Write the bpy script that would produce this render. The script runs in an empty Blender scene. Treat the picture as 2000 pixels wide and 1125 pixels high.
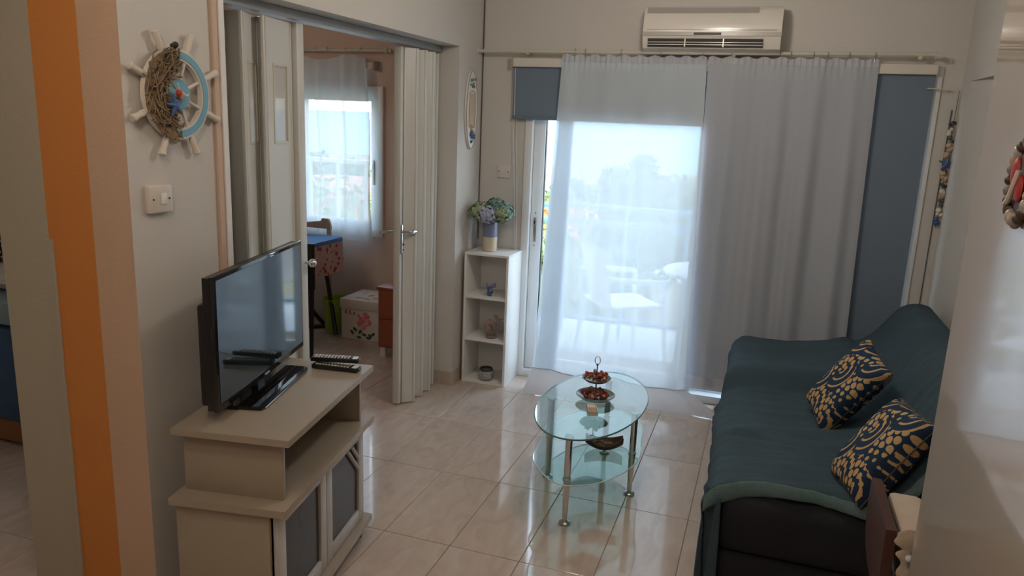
import bpy, bmesh, math, random
from mathutils import Vector, Matrix, noise as mnoise
PI = math.pi
rnd = random.Random(7)
sc = bpy.context.scene
C = sc.collection

# ------------------------------------------------------------------ camera
yaw, pit, rol = math.radians(18.285), math.radians(12.641), math.radians(2.35)
cy, sy = math.cos(yaw), math.sin(yaw)
fwd = Vector((-sy*math.cos(pit), cy*math.cos(pit), -math.sin(pit)))
r0 = Vector((cy, sy, 0)); u0 = r0.cross(fwd)
rr = math.cos(rol)*r0 + math.sin(rol)*u0
uu = -math.sin(rol)*r0 + math.cos(rol)*u0
cam_d = bpy.data.cameras.new('camera'); cam = bpy.data.objects.new('camera', cam_d); C.objects.link(cam)
mw = Matrix((( rr.x, uu.x, -fwd.x, 1.385), (rr.y, uu.y, -fwd.y, -2.607), (rr.z, uu.z, -fwd.z, 1.726), (0, 0, 0, 1)))
cam.matrix_world = mw
cam_d.sensor_width = 36.0; cam_d.lens = 1486.0/2000*36.0
cam_d.clip_start = 0.05; cam_d.clip_end = 60000
sc.camera = cam

# ------------------------------------------------------------------ world, sun, lamps, exposure
w = bpy.data.worlds.new('sky'); sc.world = w; w.use_nodes = True
nt = w.node_tree; nt.nodes.clear()
out = nt.nodes.new('ShaderNodeOutputWorld'); bg = nt.nodes.new('ShaderNodeBackground')
tc = nt.nodes.new('ShaderNodeTexCoord'); sp = nt.nodes.new('ShaderNodeSeparateXYZ'); cr = nt.nodes.new('ShaderNodeValToRGB')
nt.links.new(tc.outputs['Generated'], sp.inputs[0]); nt.links.new(sp.outputs['Z'], cr.inputs[0])
nt.links.new(cr.outputs[0], bg.inputs[0]); nt.links.new(bg.outputs[0], out.inputs[0])
e = cr.color_ramp.elements
e[0].position = 0.0; e[0].color = (1.0, 0.96, 0.93, 1)
e[1].position = 0.6; e[1].color = (0.62, 0.78, 1.0, 1)
m_ = e.new(0.12); m_.color = (0.86, 0.92, 1.0, 1)
bg.inputs[1].default_value = 8.6

def light(name, kind, loc, power, color, size=0.1, rot=(0, 0, 0), **k):
    d = bpy.data.lights.new(name, kind); d.energy = power; d.color = color
    if kind == 'AREA':
        d.size = size
        if 'size_y' in k: d.shape = 'RECTANGLE'; d.size_y = k['size_y']
    elif kind == 'POINT': d.shadow_soft_size = size
    elif kind == 'SUN': d.angle = size
    o = bpy.data.objects.new(name, d); C.objects.link(o); o.location = loc; o.rotation_euler = rot
    return o
light('sun', 'SUN', (0, 0, 30), 2.0, (1.0, 0.95, 0.85), 0.02, (math.radians(48), math.radians(-18), 0))
LAMPS = [(0.3, -1.7), (0.6, -2.4)]
for lx, ly in LAMPS:
    light('ceiling_bulb', 'POINT', (lx, ly, 2.45), 12.5, (1.0, 0.84, 0.68), 0.05)
light('living_room_bulb', 'POINT', (0.95, 0.55, 2.42), 22, (1.0, 0.90, 0.78), 0.09)
light('bedroom_bulb', 'POINT', (-2.4, 1.2, 2.3), 9, (1.0, 0.72, 0.5), 0.08)
sc.view_settings.view_transform = 'Standard'; sc.view_settings.look = 'None'
sc.view_settings.gamma = 1.0; sc.view_settings.use_curve_mapping = False
sc.view_settings.exposure = 0.0
sc.cycles.use_denoising = True
sc.cycles.max_bounces = 10; sc.cycles.transparent_max_bounces = 24; sc.cycles.diffuse_bounces = 5
sc.cycles.glossy_bounces = 5; sc.cycles.transmission_bounces = 8
sc.cycles.sample_clamp_indirect = 6.0
sc.cycles.caustics_reflective = False; sc.cycles.caustics_refractive = False

# ------------------------------------------------------------------ material helpers
def nodes(name):
    m = bpy.data.materials.new(name); m.use_nodes = True
    t = m.node_tree; b = t.nodes['Principled BSDF']
    return m, t, b
def N(t, kind, **k):
    n = t.nodes.new(kind)
    for a, v in k.items(): setattr(n, a, v)
    return n
def mathn(t, op, a, b=None, c=None):
    n = t.nodes.new('ShaderNodeMath'); n.operation = op
    for i, v in enumerate((a, b, c)):
        if v is None: continue
        if isinstance(v, (int, float)): n.inputs[i].default_value = v
        else: t.links.new(v, n.inputs[i])
    return n.outputs[0]
def mix(t, f, a, b):
    n = t.nodes.new('ShaderNodeMix'); n.data_type = 'RGBA'
    for i, v in ((0, f), (6, a), (7, b)):
        if isinstance(v, (int, float)): n.inputs[i].default_value = v
        elif isinstance(v, tuple): n.inputs[i].default_value = (*v[:3], 1)
        else: t.links.new(v, n.inputs[i])
    return n.outputs[2]
def mat(name, col, rough=0.6, var=0.06, scale=6.0, bump=0.0, bscale=60.0, metal=0.0, spec=0.5, coat=0.0, stretch=None):
    m, t, b = nodes(name)
    co = N(t, 'ShaderNodeTexCoord').outputs['Object']
    if stretch:
        mp = N(t, 'ShaderNodeMapping'); mp.inputs['Scale'].default_value = stretch
        t.links.new(co, mp.inputs[0]); co = mp.outputs[0]
    n = N(t, 'ShaderNodeTexNoise'); n.inputs['Scale'].default_value = scale; n.inputs['Detail'].default_value = 4
    t.links.new(co, n.inputs['Vector'])
    lo = tuple(c*(1-var) for c in col); hi = tuple(min(1, c*(1+var)) for c in col)
    t.links.new(mix(t, n.outputs['Fac'], lo, hi), b.inputs['Base Color'])
    b.inputs['Roughness'].default_value = rough; b.inputs['Metallic'].default_value = metal
    b.inputs['Specular IOR Level'].default_value = spec; b.inputs['Coat Weight'].default_value = coat
    b.inputs['Coat Roughness'].default_value = 0.08
    if bump:
        n2 = N(t, 'ShaderNodeTexNoise'); n2.inputs['Scale'].default_value = bscale; n2.inputs['Detail'].default_value = 3
        t.links.new(co, n2.inputs['Vector'])
        bp = N(t, 'ShaderNodeBump'); bp.inputs['Strength'].default_value = bump; bp.inputs['Distance'].default_value = 0.01
        t.links.new(n2.outputs['Fac'], bp.inputs['Height']); t.links.new(bp.outputs[0], b.inputs['Normal'])
    return m
def sheer(name, col, transp, trans=0.55, weave=400):
    m = bpy.data.materials.new(name); m.use_nodes = True; t = m.node_tree; t.nodes.clear()
    o = N(t, 'ShaderNodeOutputMaterial')
    d = N(t, 'ShaderNodeBsdfDiffuse'); tl = N(t, 'ShaderNodeBsdfTranslucent'); tp = N(t, 'ShaderNodeBsdfTransparent')
    co = N(t, 'ShaderNodeTexCoord').outputs['Object']
    n = N(t, 'ShaderNodeTexNoise'); n.inputs['Scale'].default_value = 3; t.links.new(co, n.inputs['Vector'])
    c = mix(t, n.outputs['Fac'], tuple(x*.93 for x in col), col)
    t.links.new(c, d.inputs[0]); t.links.new(c, tl.inputs[0])
    a = N(t, 'ShaderNodeMixShader'); a.inputs[0].default_value = trans
    t.links.new(d.outputs[0], a.inputs[1]); t.links.new(tl.outputs[0], a.inputs[2])
    b = N(t, 'ShaderNodeMixShader')
    # threads cover more when seen at a slant
    lw = N(t, 'ShaderNodeLayerWeight'); lw.inputs[0].default_value = 0.35
    f = mathn(t, 'MULTIPLY', mathn(t, 'SUBTRACT', 1.0, lw.outputs['Facing']), transp/0.85)
    f = mathn(t, 'MINIMUM', f, transp)
    t.links.new(f, b.inputs[0]); t.links.new(a.outputs[0], b.inputs[1]); t.links.new(tp.outputs[0], b.inputs[2])
    t.links.new(b.outputs[0], o.inputs[0])
    return m
def pane(name, tint, gloss=0.5, rough=0.0):
    m = bpy.data.materials.new(name); m.use_nodes = True; t = m.node_tree; t.nodes.clear()
    o = N(t, 'ShaderNodeOutputMaterial'); g = N(t, 'ShaderNodeBsdfGlossy'); tp = N(t, 'ShaderNodeBsdfTransparent')
    g.inputs['Roughness'].default_value = rough; tp.inputs[0].default_value = (*tint, 1)
    fr = N(t, 'ShaderNodeFresnel'); fr.inputs[0].default_value = 1.5
    gm = N(t, 'ShaderNodeNewGeometry')
    f = mathn(t, 'MULTIPLY', mathn(t, 'MULTIPLY', fr.outputs[0], gloss*2), mathn(t, 'SUBTRACT', 1.0, gm.outputs['Backfacing']))
    b = N(t, 'ShaderNodeMixShader'); t.links.new(f, b.inputs[0]); t.links.new(tp.outputs[0], b.inputs[1]); t.links.new(g.outputs[0], b.inputs[2])
    t.links.new(b.outputs[0], o.inputs[0])
    return m

WALL = (0.60, 0.575, 0.54)
M = {}
M['wall'] = mat('wall_paint', WALL, 0.55, 0.02, 3, 0.10, 90)
M['wall_gloss'] = mat('gloss_wall_paint', (0.53, 0.46, 0.40), 0.04, 0.02, 2, 0.0, 5, coat=0.6)
M['peach_wall'] = mat('bedroom_peach_paint', (0.66, 0.52, 0.44), 0.6, 0.02, 3, 0.1, 90)
M['peach'] = mat('peach_paint', (0.60, 0.42, 0.30), 0.6, 0.03, 3, 0.12, 90)
M['orange'] = mat('orange_paint', (0.62, 0.235, 0.055), 0.6, 0.05, 3, 0.12, 90)
M['greige'] = mat('grey_beige_paint', (0.44, 0.40, 0.32), 0.6, 0.03, 3, 0.12, 90)
M['trunk'] = mat('trunking_plastic', (0.42, 0.38, 0.31), 0.5, 0.03)
M['ceiling'] = mat('ceiling_paint', (0.75, 0.74, 0.71), 0.8, 0.02)
M['grout'] = mat('grout', (0.30, 0.25, 0.21), 0.9, 0.15, 30)
M['white_alu'] = mat('white_aluminium', (0.74, 0.75, 0.74), 0.35, 0.02)
M['pvc'] = mat('folding_door_plastic', (0.62, 0.62, 0.59), 0.38, 0.02)
M['pvc_lines'] = M['pvc']
M['molding'] = mat('peach_molding', (0.58, 0.42, 0.32), 0.5, 0.04)
M['track'] = mat('grey_metal_track', (0.34, 0.36, 0.38), 0.4, 0.05, metal=0.4)
M['chrome'] = mat('chrome', (0.72, 0.72, 0.74), 0.12, 0.02, metal=1.0)
M['steel'] = mat('brushed_steel', (0.50, 0.48, 0.47), 0.28, 0.05, metal=1.0)
M['black'] = mat('black_plastic', (0.012, 0.012, 0.013), 0.3, 0.1)
M['black_gloss'] = mat('gloss_black', (0.006, 0.006, 0.007), 0.05, 0.1, spec=0.6)
M['screen'] = mat('tv_screen_glass', (0.010, 0.020, 0.026), 0.045, 0.05, spec=0.45)
M['cabinet'] = mat('beige_laminate', (0.36, 0.305, 0.24), 0.28, 0.03, 5)
M['cab_front'] = mat('grey_laminate', (0.52, 0.50, 0.48), 0.3, 0.03, 5)
M['dark_glass'] = mat('dark_door_glass', (0.045, 0.042, 0.040), 0.22, 0.2, spec=0.25)
M['shelf_white'] = mat('white_laminate', (0.80, 0.80, 0.79), 0.35, 0.02)
M['ac'] = mat('ac_plastic', (0.74, 0.69, 0.63), 0.16, 0.02)
M['ac_grey'] = mat('ac_grey', (0.42, 0.39, 0.36), 0.3, 0.03)
M['rod'] = mat('cream_rod', (0.60, 0.57, 0.48), 0.35, 0.05)
M['blind'] = mat('blue_blind', (0.155, 0.205, 0.27), 0.85, 0.04, 20, 0.1, 400)
M['curtain'] = sheer('sheer_curtain', (0.76, 0.85, 0.93), 0.10, 0.28)
M['curtain_dense'] = sheer('dense_curtain', (0.66, 0.70, 0.77), 0.05, 0.34)
M['curtain_hem'] = sheer('hem_fabric', (0.80, 0.81, 0.86), 0.04, 0.45)
M['bed_curtain'] = sheer('bedroom_sheer', (0.80, 0.88, 0.94), 0.14, 0.25)
M['glass'] = pane('clear_glass', (0.95, 0.98, 0.98))
M['table_glass'] = pane('table_glass', (0.76, 0.88, 0.86), 0.78)
M['glass_rim'] = mat('glass_edge', (0.06, 0.16, 0.16), 0.1, 0.1)
M['frost'] = mat('frosted_disc', (0.72, 0.80, 0.80), 0.3, 0.02)
M['teal'] = mat('teal_throw', (0.053, 0.087, 0.110), 0.9, 0.22, 5, 0.6, 220, spec=0.2)
M['teal_back'] = mat('teal_throw_underside', (0.115, 0.185, 0.185), 0.95, 0.2, 60, 0.6, 220, spec=0.15)
M['black_cloth'] = mat('black_upholstery', (0.020, 0.022, 0.028), 0.8, 0.3, 4, 0.3, 200, spec=0.2)
M['mahogany'] = mat('mahogany', (0.065, 0.022, 0.016), 0.5, 0.3, 8, stretch=(1, 1, 0.15))
M['cream_cloth'] = mat('cream_frill', (0.56, 0.46, 0.37), 0.85, 0.1, 30, 0.3, 120)
M['white'] = mat('white_paint', (0.80, 0.79, 0.77), 0.4, 0.02)
M['switch'] = mat('switch_plastic', (0.66, 0.60, 0.54), 0.3, 0.02)
M['dark'] = mat('dark_detail', (0.03, 0.03, 0.03), 0.5, 0.1)
M['wheel_white'] = mat('whitewashed_wood', (0.68, 0.62, 0.55), 0.6, 0.12, 25, stretch=(1, 1, 1))
M['wheel_blue'] = mat('wheel_blue', (0.16, 0.38, 0.50), 0.55, 0.08, 20)
M['net'] = mat('fishing_net', (0.24, 0.17, 0.10), 0.95, 0.35, 60)
M['red'] = mat('red_paint', (0.42, 0.04, 0.035), 0.5, 0.2, 30)
M['blue'] = mat('blue_paint', (0.05, 0.11, 0.26), 0.5, 0.2, 30)
M['sand'] = mat('sandy', (0.50, 0.37, 0.24), 0.8, 0.2, 30)
M['vase_blue'] = mat('vase_blue', (0.17, 0.20, 0.31), 0.3, 0.1, 10)
M['vase_cream'] = mat('vase_cream', (0.60, 0.50, 0.38), 0.4, 0.05)
M['petal_green'] = mat('petal_green', (0.30, 0.38, 0.22), 0.8, 0.35, 60)
M['petal_lilac'] = mat('petal_lilac', (0.42, 0.45, 0.58), 0.8, 0.25, 60)
M['petal_teal'] = mat('petal_teal', (0.16, 0.27, 0.23), 0.8, 0.5, 50)
M['stem'] = mat('stem_green', (0.08, 0.14, 0.07), 0.7, 0.2)
M['mosaic'] = mat('mosaic_glass', (0.30, 0.32, 0.33), 0.2, 0.9, 90)
M['fish'] = mat('fish_wood', (0.24, 0.19, 0.17), 0.6, 0.25, 50)
M['fish_pink'] = mat('faded_pink_wood', (0.36, 0.23, 0.21), 0.6, 0.2, 60)
M['wood_brown'] = mat('brown_wood', (0.085, 0.045, 0.032), 0.5, 0.3, 20)
M['cherry'] = mat('cherry_wood', (0.30, 0.085, 0.045), 0.35, 0.15, 8, stretch=(1, 1, 0.2))
M['bedwood'] = mat('orange_bed_wood', (0.30, 0.13, 0.06), 0.4, 0.15, 8)
M['pot_red'] = mat('potpourri_red', (0.40, 0.06, 0.04), 0.7, 0.5, 80)
M['pot_brown'] = mat('potpourri_brown', (0.24, 0.12, 0.07), 0.8, 0.5, 80)
M['pot_cream'] = mat('potpourri_cream', (0.60, 0.50, 0.38), 0.8, 0.2, 80)
M['plate_dark'] = mat('tier_plate', (0.16, 0.20, 0.20), 0.15, 0.2, 30, spec=0.8)
M['card'] = mat('cream_card', (0.70, 0.66, 0.58), 0.6, 0.05)
M['tan'] = mat('tan_soap', (0.46, 0.31, 0.19), 0.6, 0.1, 50)
M['lime'] = mat('lime_plastic', (0.30, 0.46, 0.04), 0.4, 0.05)
M['floral'] = mat('floral_box_card', (0.70, 0.66, 0.60), 0.6, 0.1, 12)
M['rose'] = mat('rose_print', (0.72, 0.22, 0.26), 0.6, 0.35, 60)
M['rose_lt'] = mat('rose_print_light', (0.80, 0.42, 0.42), 0.6, 0.2, 60)
M['leaf'] = mat('leaf_print', (0.035, 0.10, 0.045), 0.6, 0.3, 40)
M['bed_blue'] = mat('bed_cover', (0.06, 0.12, 0.24), 0.85, 0.15, 6, 0.2, 100)
M['bed_light'] = mat('bed_light_blue', (0.28, 0.40, 0.46), 0.85, 0.1, 10)
M['tiles_out'] = mat('balcony_tile', (0.50, 0.52, 0.53), 0.5, 0.06, 4)
M['rail_blue'] = mat('rail_blue', (0.22, 0.42, 0.62), 0.4, 0.05)
M['rail_white'] = mat('rail_white', (0.70, 0.72, 0.74), 0.4, 0.05)
M['plastic_white'] = mat('white_plastic', (0.85, 0.86, 0.86), 0.35, 0.02)
M['ext_wall'] = mat('render_wall', (0.62, 0.58, 0.52), 0.8, 0.05, 2)
M['foliage'] = mat('foliage', (0.09, 0.16, 0.06), 0.8, 0.5, 0.8)
M['foliage2'] = mat('foliage_yellow', (0.20, 0.26, 0.08), 0.8, 0.4, 1.2)
M['bark'] = mat('bark', (0.14, 0.10, 0.07), 0.9, 0.3, 10)
M['blossom'] = mat('orange_blossom', (0.62, 0.22, 0.08), 0.7, 0.4, 5)
M['ground'] = mat('dry_ground', (0.30, 0.26, 0.17), 0.95, 0.25, 0.15)
M['roof'] = mat('terracotta', (0.46, 0.20, 0.11), 0.8, 0.2, 3)
M['sea'] = mat('sea_water', (0.22, 0.42, 0.56), 0.55, 0.12, 0.002)
M['lamp_glass'] = mat('lamp_shade_glass', (0.85, 0.80, 0.70), 0.3, 0.02)
M['cord'] = mat('white_cord', (0.66, 0.64, 0.60), 0.6, 0.02)
M['seam'] = mat('dark_cable', (0.10, 0.095, 0.09), 0.6, 0.1)

def tile_mat(name, lo, hi, rough):
    m, t, b = nodes(name)
    co = N(t, 'ShaderNodeTexCoord').outputs['Object']; oi = N(t, 'ShaderNodeObjectInfo')
    va = N(t, 'ShaderNodeVectorMath'); va.operation = 'ADD'
    sc_ = N(t, 'ShaderNodeVectorMath'); sc_.operation = 'SCALE'; sc_.inputs['Scale'].default_value = 0.7
    t.links.new(oi.outputs['Location'], sc_.inputs[0]); t.links.new(co, va.inputs[0]); t.links.new(sc_.outputs[0], va.inputs[1])
    mp = N(t, 'ShaderNodeMapping'); mp.inputs['Scale'].default_value = (5.0, 2.0, 1.0); mp.inputs['Rotation'].default_value = (0, 0, 0.6)
    t.links.new(va.outputs[0], mp.inputs[0])
    n = N(t, 'ShaderNodeTexNoise'); n.inputs['Scale'].default_value = 2.4; n.inputs['Detail'].default_value = 7; n.inputs['Distortion'].default_value = 1.2
    t.links.new(mp.outputs[0], n.inputs['Vector'])
    r = N(t, 'ShaderNodeValToRGB'); r.color_ramp.elements[0].position = .3; r.color_ramp.elements[1].position = .7
    r.color_ramp.elements[0].color = (*lo, 1); r.color_ramp.elements[1].color = (*hi, 1)
    t.links.new(n.outputs['Fac'], r.inputs[0])
    k = mathn(t, 'ADD', mathn(t, 'MULTIPLY', oi.outputs['Random'], 0.08), 0.96)
    h = N(t, 'ShaderNodeHueSaturation'); t.links.new(k, h.inputs['Value']); t.links.new(r.outputs[0], h.inputs['Color'])
    t.links.new(h.outputs[0], b.inputs['Base Color'])
    b.inputs['Roughness'].default_value = rough; b.inputs['Specular IOR Level'].default_value = 0.62
    return m
M['tile'] = tile_mat('cream_floor_tile', (0.50, 0.405, 0.345), (0.60, 0.51, 0.445), 0.07)
M['base_tile'] = tile_mat('baseboard_tile', (0.44, 0.36, 0.30), (0.54, 0.46, 0.40), 0.2)

def cushion_mat():
    m, t, b = nodes('navy_gold_shell_print')
    uv = N(t, 'ShaderNodeTexCoord').outputs['Object']
    mp = N(t, 'ShaderNodeMapping'); mp.inputs['Scale'].default_value = (6.2, 8.4, 1.0); mp.inputs['Location'].default_value = (0.35, 0.2, 0)
    t.links.new(uv, mp.inputs[0])
    v = N(t, 'ShaderNodeTexVoronoi'); v.voronoi_dimensions = '2D'; v.inputs['Scale'].default_value = 1.0; v.inputs['Randomness'].default_value = 0.75
    t.links.new(mp.outputs[0], v.inputs['Vector'])
    d = N(t, 'ShaderNodeVectorMath'); d.operation = 'SUBTRACT'; t.links.new(mp.outputs[0], d.inputs[0]); t.links.new(v.outputs['Position'], d.inputs[1])
    s = N(t, 'ShaderNodeSeparateXYZ'); t.links.new(d.outputs[0], s.inputs[0])
    ang = mathn(t, 'ARCTAN2', s.outputs['Y'], s.outputs['X'])
    dist = v.outputs['Distance']
    rings = 4.3
    rf = mathn(t, 'MULTIPLY', dist, rings)
    k = mathn(t, 'FLOOR', rf)
    fr = mathn(t, 'SUBTRACT', mathn(t, 'FRACT', rf), 0.5)
    cnt = mathn(t, 'ADD', mathn(t, 'MULTIPLY', k, 7.0), 4.0)
    af = mathn(t, 'MULTIPLY', mathn(t, 'DIVIDE', ang, 2*PI), cnt)
    ad = mathn(t, 'SUBTRACT', mathn(t, 'FRACT', af), 0.5)
    size = mathn(t, 'ADD', mathn(t, 'MULTIPLY', mathn(t, 'SINE', mathn(t, 'ADD', ang, 0.8)), 0.17), 0.27)
    r2 = mathn(t, 'SQRT', mathn(t, 'ADD', mathn(t, 'MULTIPLY', fr, fr), mathn(t, 'MULTIPLY', ad, ad)))
    dots = mathn(t, 'LESS_THAN', r2, size)
    line = mathn(t, 'LESS_THAN', mathn(t, 'ABSOLUTE', fr), 0.13)
    side = mathn(t, 'LESS_THAN', mathn(t, 'SINE', ang), -0.1)
    g = mathn(t, 'MAXIMUM', dots, mathn(t, 'MULTIPLY', line, side))
    nz = N(t, 'ShaderNodeTexNoise'); nz.inputs['Scale'].default_value = 7; t.links.new(uv, nz.inputs['Vector'])
    gold = mix(t, nz.outputs['Fac'], (0.50, 0.27, 0.07), (0.52, 0.40, 0.22))
    navy = mix(t, nz.outputs['Fac'], (0.010, 0.022, 0.050), (0.018, 0.045, 0.095))
    t.links.new(mix(t, g, navy, gold), b.inputs['Base Color']); b.inputs['Roughness'].default_value = 0.8
    b.inputs['Specular IOR Level'].default_value = 0.2
    return m
M['cushion'] = cushion_mat()

def cloth_mat():
    m, t, b = nodes('blue_floral_tablecloth')
    co = N(t, 'ShaderNodeTexCoord').outputs['Object']
    s = N(t, 'ShaderNodeSeparateXYZ'); t.links.new(co, s.inputs[0])
    n = N(t, 'ShaderNodeTexVoronoi'); n.inputs['Scale'].default_value = 22; t.links.new(co, n.inputs['Vector'])
    fl = mix(t, mathn(t, 'LESS_THAN', n.outputs['Distance'], 0.36), (0.62, 0.42, 0.36), (0.42, 0.07, 0.06))
    top = mathn(t, 'GREATER_THAN', s.outputs['Z'], -0.03)
    t.links.new(mix(t, top, fl, (0.09, 0.24, 0.52)), b.inputs['Base Color']); b.inputs['Roughness'].default_value = 0.8
    return m
M['tablecloth'] = cloth_mat()
def reed_mat():
    m = pane('reeded_glass', (0.95, 0.95, 0.92), 0.3, 0.1); return m
M['reed'] = sheer('reeded_glass', (0.95, 0.95, 0.92), 0.55, 0.6)

# ------------------------------------------------------------------ mesh helpers
class B:
    def __init__(s): s.bm = bmesh.new()
    def box(s, x0, x1, y0, y1, z0, z1, bev=0.0):
        bm = bmesh.new()
        bmesh.ops.create_cube(bm, size=1)
        for v in bm.verts:
            v.co = Vector(((x0+x1)/2+v.co.x*(x1-x0), (y0+y1)/2+v.co.y*(y1-y0), (z0+z1)/2+v.co.z*(z1-z0)))
        if bev: bmesh.ops.bevel(bm, geom=bm.edges[:], offset=bev, segments=2, affect='EDGES', profile=0.5)
        s.add(bm); return s
    def add(s, bm, mx=None):
        me = bpy.data.meshes.new('t'); bm.to_mesh(me); bm.free()
        if mx: me.transform(mx)
        s.bm.from_mesh(me); bpy.data.meshes.remove(me); return s
    def obox(s, c, sx, sy, sz, rot, bev=0.0):
        t = B().box(-sx/2, sx/2, -sy/2, sy/2, -sz/2, sz/2, bev)
        mx = Matrix.Translation(Vector(c)) @ rot.to_4x4()
        s.add(t.bm, mx); return s
    def cone(s, p0, p1, r0, r1=None, seg=16, caps=True):
        p0, p1 = Vector(p0), Vector(p1); r1 = r0 if r1 is None else r1
        d = p1-p0; bm = bmesh.new()
        bmesh.ops.create_cone(bm, cap_ends=caps, segments=seg, radius1=r0, radius2=r1, depth=d.length)
        q = d.to_track_quat('Z', 'Y'); s.add(bm, Matrix.Translation((p0+p1)/2) @ q.to_matrix().to_4x4()); return s
    def ball(s, c, r, seg=12, sc_=(1, 1, 1), rot=None):
        bm = bmesh.new(); bmesh.ops.create_uvsphere(bm, u_segments=seg, v_segments=max(6, seg//2+1), radius=r)
        mx = Matrix.Translation(Vector(c)) @ (rot.to_4x4() if rot else Matrix.Identity(4)) @ Matrix.Diagonal((*sc_, 1)); s.add(bm, mx); return s
    def lathe(s, prof, c=(0, 0, 0), seg=24):
        bm = s.bm; rings = []
        for r, z in prof:
            rings.append([bm.verts.new((c[0]+r*math.cos(2*PI*i/seg), c[1]+r*math.sin(2*PI*i/seg), c[2]+z)) for i in range(seg)] if r > 1e-5 else [bm.verts.new((c[0], c[1], c[2]+z))])
        for a, b in zip(rings, rings[1:]):
            for i in range(seg):
                j = (i+1) % seg
                if len(a) == 1: bm.faces.new((a[0], b[j], b[i])) if len(b) > 1 else None
                elif len(b) == 1: bm.faces.new((a[i], a[j], b[0]))
                else: bm.faces.new((a[i], a[j], b[j], b[i]))
        return s
    def tube(s, pts, r, seg=8, closed=False):
        bm = s.bm; P = [Vector(p) for p in pts]; n = len(P); rings = []
        ref = Vector((0.123, 0.31, 0.94)).normalized()
        for i, p in enumerate(P):
            a = P[(i-1) % n] if closed or i > 0 else p; b = P[(i+1) % n] if closed or i < n-1 else p
            d = (b-a).normalized(); x = d.cross(ref)
            if x.length < 1e-3: x = d.cross(Vector((1, 0, 0)))
            x.normalize(); y = d.cross(x)
            rad = r[i] if isinstance(r, (list, tuple)) else r
            rings.append([bm.verts.new(p+rad*(math.cos(2*PI*k/seg)*x+math.sin(2*PI*k/seg)*y)) for k in range(seg)])
        m = n if closed else n-1
        for i in range(m):
            a, b = rings[i], rings[(i+1) % n]
            for k in range(seg):
                j = (k+1) % seg; bm.faces.new((a[k], a[j], b[j], b[k]))
        if not closed:
            bm.faces.new(rings[0][::-1]); bm.faces.new(rings[-1])
        return s
    def prism(s, poly, a0, a1, axis='z'):
        bm = s.bm
        def V(u, v, h): return {'z': (u, v, h), 'x': (h, u, v), 'y': (u, h, v)}[axis]
        lo = [bm.verts.new(V(u, v, a0)) for u, v in poly]; hi = [bm.verts.new(V(u, v, a1)) for u, v in poly]
        bm.faces.new(lo[::-1]); bm.faces.new(hi)
        for i in range(len(poly)):
            j = (i+1) % len(poly); bm.faces.new((lo[i], lo[j], hi[j], hi[i]))
        return s
    def grid(s, f, nu, nv, thick=None):
        bm = s.bm
        V = [[bm.verts.new(f(i/nu, j/nv)) for j in range(nv+1)] for i in range(nu+1)]
        for i in range(nu):
            for j in range(nv): bm.faces.new((V[i][j], V[i+1][j], V[i+1][j+1], V[i][j+1]))
        return s
    def build(s, name, m, parent=None, smooth=True, ang=40, offset=None):
        bmesh.ops.recalc_face_normals(s.bm, faces=s.bm.faces[:])
        me = bpy.data.meshes.new(name)
        if offset:
            for v in s.bm.verts: v.co -= Vector(offset)
        s.bm.to_mesh(me); s.bm.free()
        for x in (m if isinstance(m, (list, tuple)) else [m]): me.materials.append(M[x] if isinstance(x, str) else x)
        if smooth:
            me.shade_smooth()
            try: me.set_sharp_from_angle(angle=math.radians(ang))
            except Exception: pass
        o = bpy.data.objects.new(name, me); C.objects.link(o)
        if parent: o.parent = parent
        if offset and not parent: o.location = offset
        return o
def solid(o, t, offset=0.0):
    md = o.modifiers.new('solid', 'SOLIDIFY'); md.thickness = t; md.offset = offset; return o
def tag(o, label=None, cat=None, group=None, kind=None):
    if label: o['label'] = label
    if cat: o['category'] = cat
    if group: o['group'] = group
    if kind: o['kind'] = kind
    return o
def thing(name, label, cat, loc=(0, 0, 0), rz=0.0, group=None):
    o = bpy.data.objects.new(name, None); C.objects.link(o); o.location = loc; o.rotation_euler = (0, 0, rz)
    o.empty_display_size = 0.1
    return tag(o, label, cat, group)
def struct(name, b, m, parent=None, **k):
    o = b.build(name, m, parent, smooth=False, **k)
    if not parent: o['kind'] = 'structure'
    return o
def rotz(a): return Matrix.Rotation(a, 3, 'Z')
def sstep(a, b, x):
    t = max(0, min(1, (x-a)/(b-a))); return t*t*(3-2*t)

# ================================================================== SETTING
HC = 2.62
floor = struct('floor', B().box(-4.3, 3.3, -4.3, 2.9, -0.12, -0.003), 'grout')
tile_me = None
def tile_mesh(sx, sy, name):
    b = B(); hx, hy, c = sx/2-0.0016, sy/2-0.0016, 0.0012
    for z, k in ((-0.003, 0), (-c, 0), (0, c)):
        pass
    bm = b.bm; rings = []
    for z, k in ((-0.0035, 0), (-c, 0), (0, c)):
        rings.append([bm.verts.new((px*(hx-k), py*(hy-k), z)) for px, py in ((-1, -1), (1, -1), (1, 1), (-1, 1))])
    for a, d in zip(rings, rings[1:]):
        for i in range(4): bm.faces.new((a[i], a[(i+1) % 4], d[(i+1) % 4], d[i]))
    bm.faces.new(rings[-1])
    me = bpy.data.meshes.new(name); bm.to_mesh(me); bm.free(); me.materials.append(M['tile']); return me
tme = tile_mesh(0.3, 0.6, 'tile')
for i in range(-10, 8):
    for j in range(-2, 5):
        x0, y0 = i*0.3, j*0.6
        if x0 > 2.0 and j > 1: continue
        if x0+.3 < -3.0: continue
        y1 = y0+0.6; me = tme; cyy = y0+0.3
        if y1 > 2.8:
            if x0 < -0.65:
                me = None; y1 = 2.8
            else: continue
        if x0 > -0.65 and y1 > 2.2: y1 = 2.144; me = None
        if me is None:
            me = tile_mesh(0.3, y1-y0, 'tile_cut'); cyy = (y0+y1)/2
        if x0 > -0.65 and y0 > 2.1: continue
        t = bpy.data.objects.new('floor_tile', me); C.objects.link(t); t.parent = floor; t.location = (x0+0.15, cyy, 0.0005)
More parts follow.
